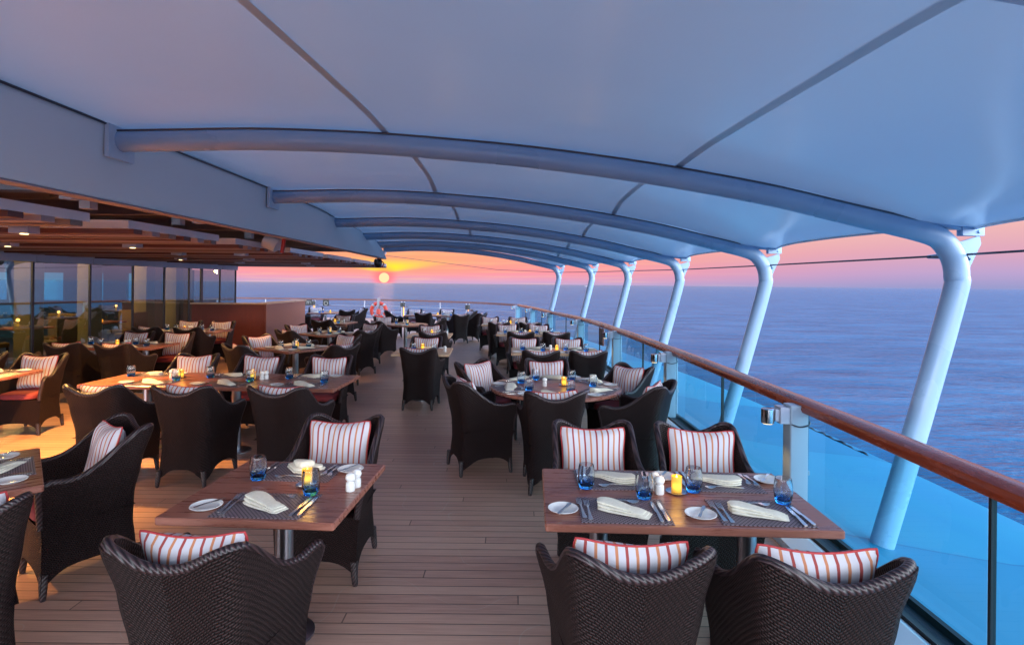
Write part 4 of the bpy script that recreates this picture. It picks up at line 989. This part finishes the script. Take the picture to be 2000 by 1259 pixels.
# T4 long six-seater
T = 'the long six-seat table'
table(-2.97,5.92,-2,2.55,.84,'long wooden table laid for six in the left middle ground',cols_=(-.85,.10,.85),split=.42)
for lx, sn in ((-.62,'left'),(.12,'middle'),(.92,'right')): seat_at(-2.97,5.92,-2,lx,-.42,0,T,'near %s place' % sn,2)
for lx, sn in ((-.95,'left'),(-.08,'middle'),(.78,'right')): seat_at(-2.97,5.92,-2,lx,.42,180,T,'far %s place' % sn,2 if sn != 'left' else 1)
candle(-2.72,5.96,T); candle(-3.51,6.02,'the left end of the long table',True); shakers(-2.62,5.95,T,True,.03,.04)
put('salt_shaker',-3.60,6.0,TZ+.0005,0,'white salt shaker at the left end of the long table','shaker','white shakers'); put('pepper_shaker',-3.62,6.06,TZ+.0005,0,'white pepper shaker at the left end of the long table','shaker','white shakers')
for x, y, a, wd in ((-3.56,5.08,-3,'near left'),(-2.82,5.08,0,'near middle'),(-1.99,5.08,-3,'near right')): place_chair(x,y,a,'on the %s of %s' % (wd, T))
for x, y, a, wd in ((-3.86,6.74,178,'far left'),(-3.04,6.72,180,'far middle'),(-2.20,6.70,180,'far right')): place_chair(x,y,a,'on the %s of %s' % (wd, T))
# T5
T = 'the four-seat table by the windows'
table(-6.22,8.98,4,1.42,.86,'wooden table laid for four next to the restaurant windows',cols_=(-.4,.4))
for lx, sn in ((-.34,'left'),(.34,'right')):
    seat_at(-6.22,8.98,4,lx,-.43,0,T,'near %s place' % sn,1); seat_at(-6.22,8.98,4,lx,.43,180,T,'far %s place' % sn,1)
candle(-6.24,8.96,T); shakers(-6.12,8.98,T,True)
for x, y, a, wd in ((-6.42,8.32,0,'near left'),(-5.68,8.30,-2,'near right'),(-6.55,9.75,182,'far left'),(-5.80,9.68,184,'far right')): place_chair(x,y,a,'on the %s of %s' % (wd, T))
# T6
T = 'the four-seat table before the counter'
table(-6.72,11.78,5,1.44,.88,'wooden table laid for four in front of the wooden counter',cols_=(-.4,.4))
for lx, sn in ((-.34,'left'),(.34,'right')):
    seat_at(-6.72,11.78,5,lx,-.43,0,T,'near %s place' % sn,1); seat_at(-6.72,11.78,5,lx,.43,180,T,'far %s place' % sn,1)
candle(-6.85,11.85,T); shakers(-6.75,11.85,T,True)
for x, y, a, wd in ((-7.15,11.28,0,'near left'),(-6.33,11.25,2,'near right'),(-7.25,12.58,183,'far left'),(-6.48,12.55,185,'far right')): place_chair(x,y,a,'on the %s of %s' % (wd, T))
# T7
T = 'the left edge table near the windows'
table(-6.05,6.02,4,1.44,.84,'wooden table cut by the left edge near the windows',cols_=(-.4,.4))
for lx, sn in ((-.34,'left'),(.34,'right')):
    seat_at(-6.05,6.02,4,lx,.42,180,T,'far %s place' % sn,1); seat_at(-6.05,6.02,4,lx,-.42,0,T,'near %s place' % sn,0)
candle(-6.25,6.05,T,light=False)
place_chair(-5.62,6.62,188,'on the far right of '+T); place_chair(-6.42,6.68,183,'on the far left of '+T)
# T8 diagonal table behind the long table
def diag(cx, cy, a, T, lab, dists, level, names, sz=.88, cand=True):
    table(cx,cy,a,sz,sz,lab)
    for k, (ang, nm, dd, da) in enumerate(dists):
        dx_, dy_ = rot(0, -1, a+ang)
        setting(cx+dx_*sz/2, cy+dy_*sz/2, a+ang, T, nm+' place', level)
        place_chair(cx+dx_*dd, cy+dy_*dd, a+ang+da, 'on the %s of %s' % (nm, T))
    candle(cx+.02, cy+.0, T)
diag(-3.40,8.92,-33,'the diagonal table behind the long one','square wooden table set diagonally behind the long table',
     [(0,'near left',.78,0),(90,'near right',.92,0),(180,'far right',.86,3),(270,'far left',.80,0)],1,None)
T = 'the second diagonal table'
diag(-3.68,11.45,-33,T,'square wooden table set diagonally, second from the camera',
     [(0,'near left',.80,0),(90,'near right',.86,0),(180,'far right',.95,3),(270,'far left',.86,0)],1,None)
# T10
T = 'the table right of the counter'
table(-4.52,14.5,-4,.88,.88,'square wooden table beside the pale side of the counter')
seat_at(-4.52,14.5,-4,0,-.44,0,T,'near place',0); seat_at(-4.52,14.5,-4,0,.44,180,T,'far place',0); candle(-4.56,14.6,T); shakers(-4.28,14.45,T,False)
place_chair(-4.55,13.85,-8,'on the near side of '+T); place_chair(-4.62,15.35,176,'on the far side of '+T)
# T11
T = 'the far left table by the stern rail'
table(-6.35,19.3,0,.95,.95,'square table at the far left near the stern rail signs')
candle(-6.22,19.4,T,False); seat_at(-6.35,19.3,0,0,.47,180,T,'far place',0); seat_at(-6.35,19.3,0,-.47,0,270,T,'left place',0)
place_chair(-6.95,18.6,-60,'on the near left of '+T); place_chair(-7.0,20.2,-165,'on the far left of '+T)
place_chair(-5.50,18.85,22,'on the near right of '+T); place_chair(-5.42,19.95,118,'on the far right of '+T)
# T12
T = 'the small round table in the middle'
table(-2.66,14.2,0,.56,.56,'small round wooden table in the centre far ground',round_=True)
setting(-2.75,13.66,-5,T,'near place',0); setting(-2.8,14.74,180,T,'far place',0); candle(-2.62,14.28,T,False)
for x, y, a, wd in ((-3.13,13.55,-32,'near left'),(-3.35,14.95,-155,'far left'),(-1.98,14.45,97,'right')): place_chair(x,y,a,'on the %s of %s' % (wd, T))
# T13, T14 small tables in the aisle
for cx, cy, T, lab, cn in ((-1.34,8.62,'the nearer small aisle table','small pale square table behind the lone aisle chair',(-1.39,8.86)),
                       (-1.62,11.3,'the farther small aisle table','small pale square table, farther of the two in the aisle',(-1.62,11.5))):
    table(cx,cy,2,.84,.86,lab,wood_='table_wood_pale')
    seat_at(cx,cy,2,0,-.43,0,T,'near place',1); seat_at(cx,cy,2,0,.43,180,T,'far place',1); candle(cn[0],cn[1],T,False); shakers(cx+.34,cy-.1,T,False)
place_chair(-1.30,8.10,0,'on the near side of the nearer small aisle table'); place_chair(-1.42,9.30,180,'on the far side of the nearer small aisle table')
place_chair(-1.46,10.70,0,'on the near side of the farther small aisle table'); place_chair(-1.74,12.00,180,'on the far side of the farther small aisle table')
# T15 far centre
T = 'the far centre table by the stern'
table(-2.55,18.4,0,1.7,.9,'long table at the far centre near the stern rail',cols_=(-.45,.45))
for lx, sn in ((-.45,'left'),(.45,'right')):
    seat_at(-2.55,18.4,0,lx,-.45,0,T,'near %s place' % sn,0); seat_at(-2.55,18.4,0,lx,.45,180,T,'far %s place' % sn,0)
candle(-2.40,18.35,T,False)
for x, y, a, wd in ((-2.70,17.45,0,'near left'),(-1.57,16.85,22,'near right'),(-1.12,17.5,62,'right end'),(-1.50,18.9,115,'far right corner'),(-3.35,19.4,180,'far left'),(-2.25,19.5,180,'far right'),(-3.85,18.5,-75,'left end')):
    place_chair(x,y,a,'on the %s of %s' % (wd, T))
# T16-T18 along the glass railing
for cx, cy, w_, T, lab, nc, fc, lv, cn, cy_n, cy_f in (
    (.68,8.80,1.36,'the nearest four-seat railing table','pale wooden four-seat table by the glass railing, first behind the round one',(.40,1.06),(.22,.93),1,(.71,8.85),7.92,9.32),
    (.37,11.88,1.36,'the middle four-seat railing table','pale wooden four-seat table by the glass railing, second behind the round one',(.17,.86),(-.08,.58),1,(.38,11.7),10.92,12.50),
    (-.06,14.55,1.40,'the farthest four-seat railing table','pale wooden four-seat table by the glass railing, third behind the round one',(-.30,.44),(-.60,.16),0,(-.03,14.7),13.52,15.25)):
    table(cx,cy,0,w_,.78,lab,cols_=(-.38,.38),wood_='table_wood_pale')
    for lx, sn in ((-.33,'left'),(.33,'right')):
        seat_at(cx,cy,0,lx,-.39,0,T,'near %s place' % sn,lv); seat_at(cx,cy,0,lx,.39,180,T,'far %s place' % sn,lv)
    candle(cn[0],cn[1],T,False); shakers(cn[0]-.10,cn[1]-.02,T,False)
    for k, wd in ((0,'left'),(1,'right')):
        place_chair(nc[k],cy_n,(2,-2)[k],'on the near %s of %s' % (wd, T)); place_chair(fc[k],cy_f,(182,178)[k],'on the far %s of %s' % (wd, T))
# T19 round table
T = 'the round six-seat table'
cx, cy, rad = .45, 5.74, .66
table(cx,cy,0,rad,rad,'round wooden table laid for six in the right middle ground',round_=True)
ring = [(-.31,5.45,-67,'near left'),(-.28,6.42,-133,'far left'),(.42,6.55,180,'far side'),(1.20,6.22,127,'far right'),(1.20,5.32,60,'near right'),(.37,4.98,0,'near side')]
for x, y, a, wd in ring:
    place_chair(x,y,a,'on the %s of %s' % (wd, T))
    v_ = Vector((x-cx, y-cy)).normalized(); ra = math.degrees(math.atan2(-(-v_.x), -v_.y)); 
    setting(cx+v_.x*(rad-.01), cy+v_.y*(rad-.01), ra, T, wd+' place', 2, nap=random.random() < .3)
candle(.54,5.78,T); shakers(.34,5.72,T,False)
for k, o in LIB.items():
    if k not in first: bpy.data.objects.remove(o)
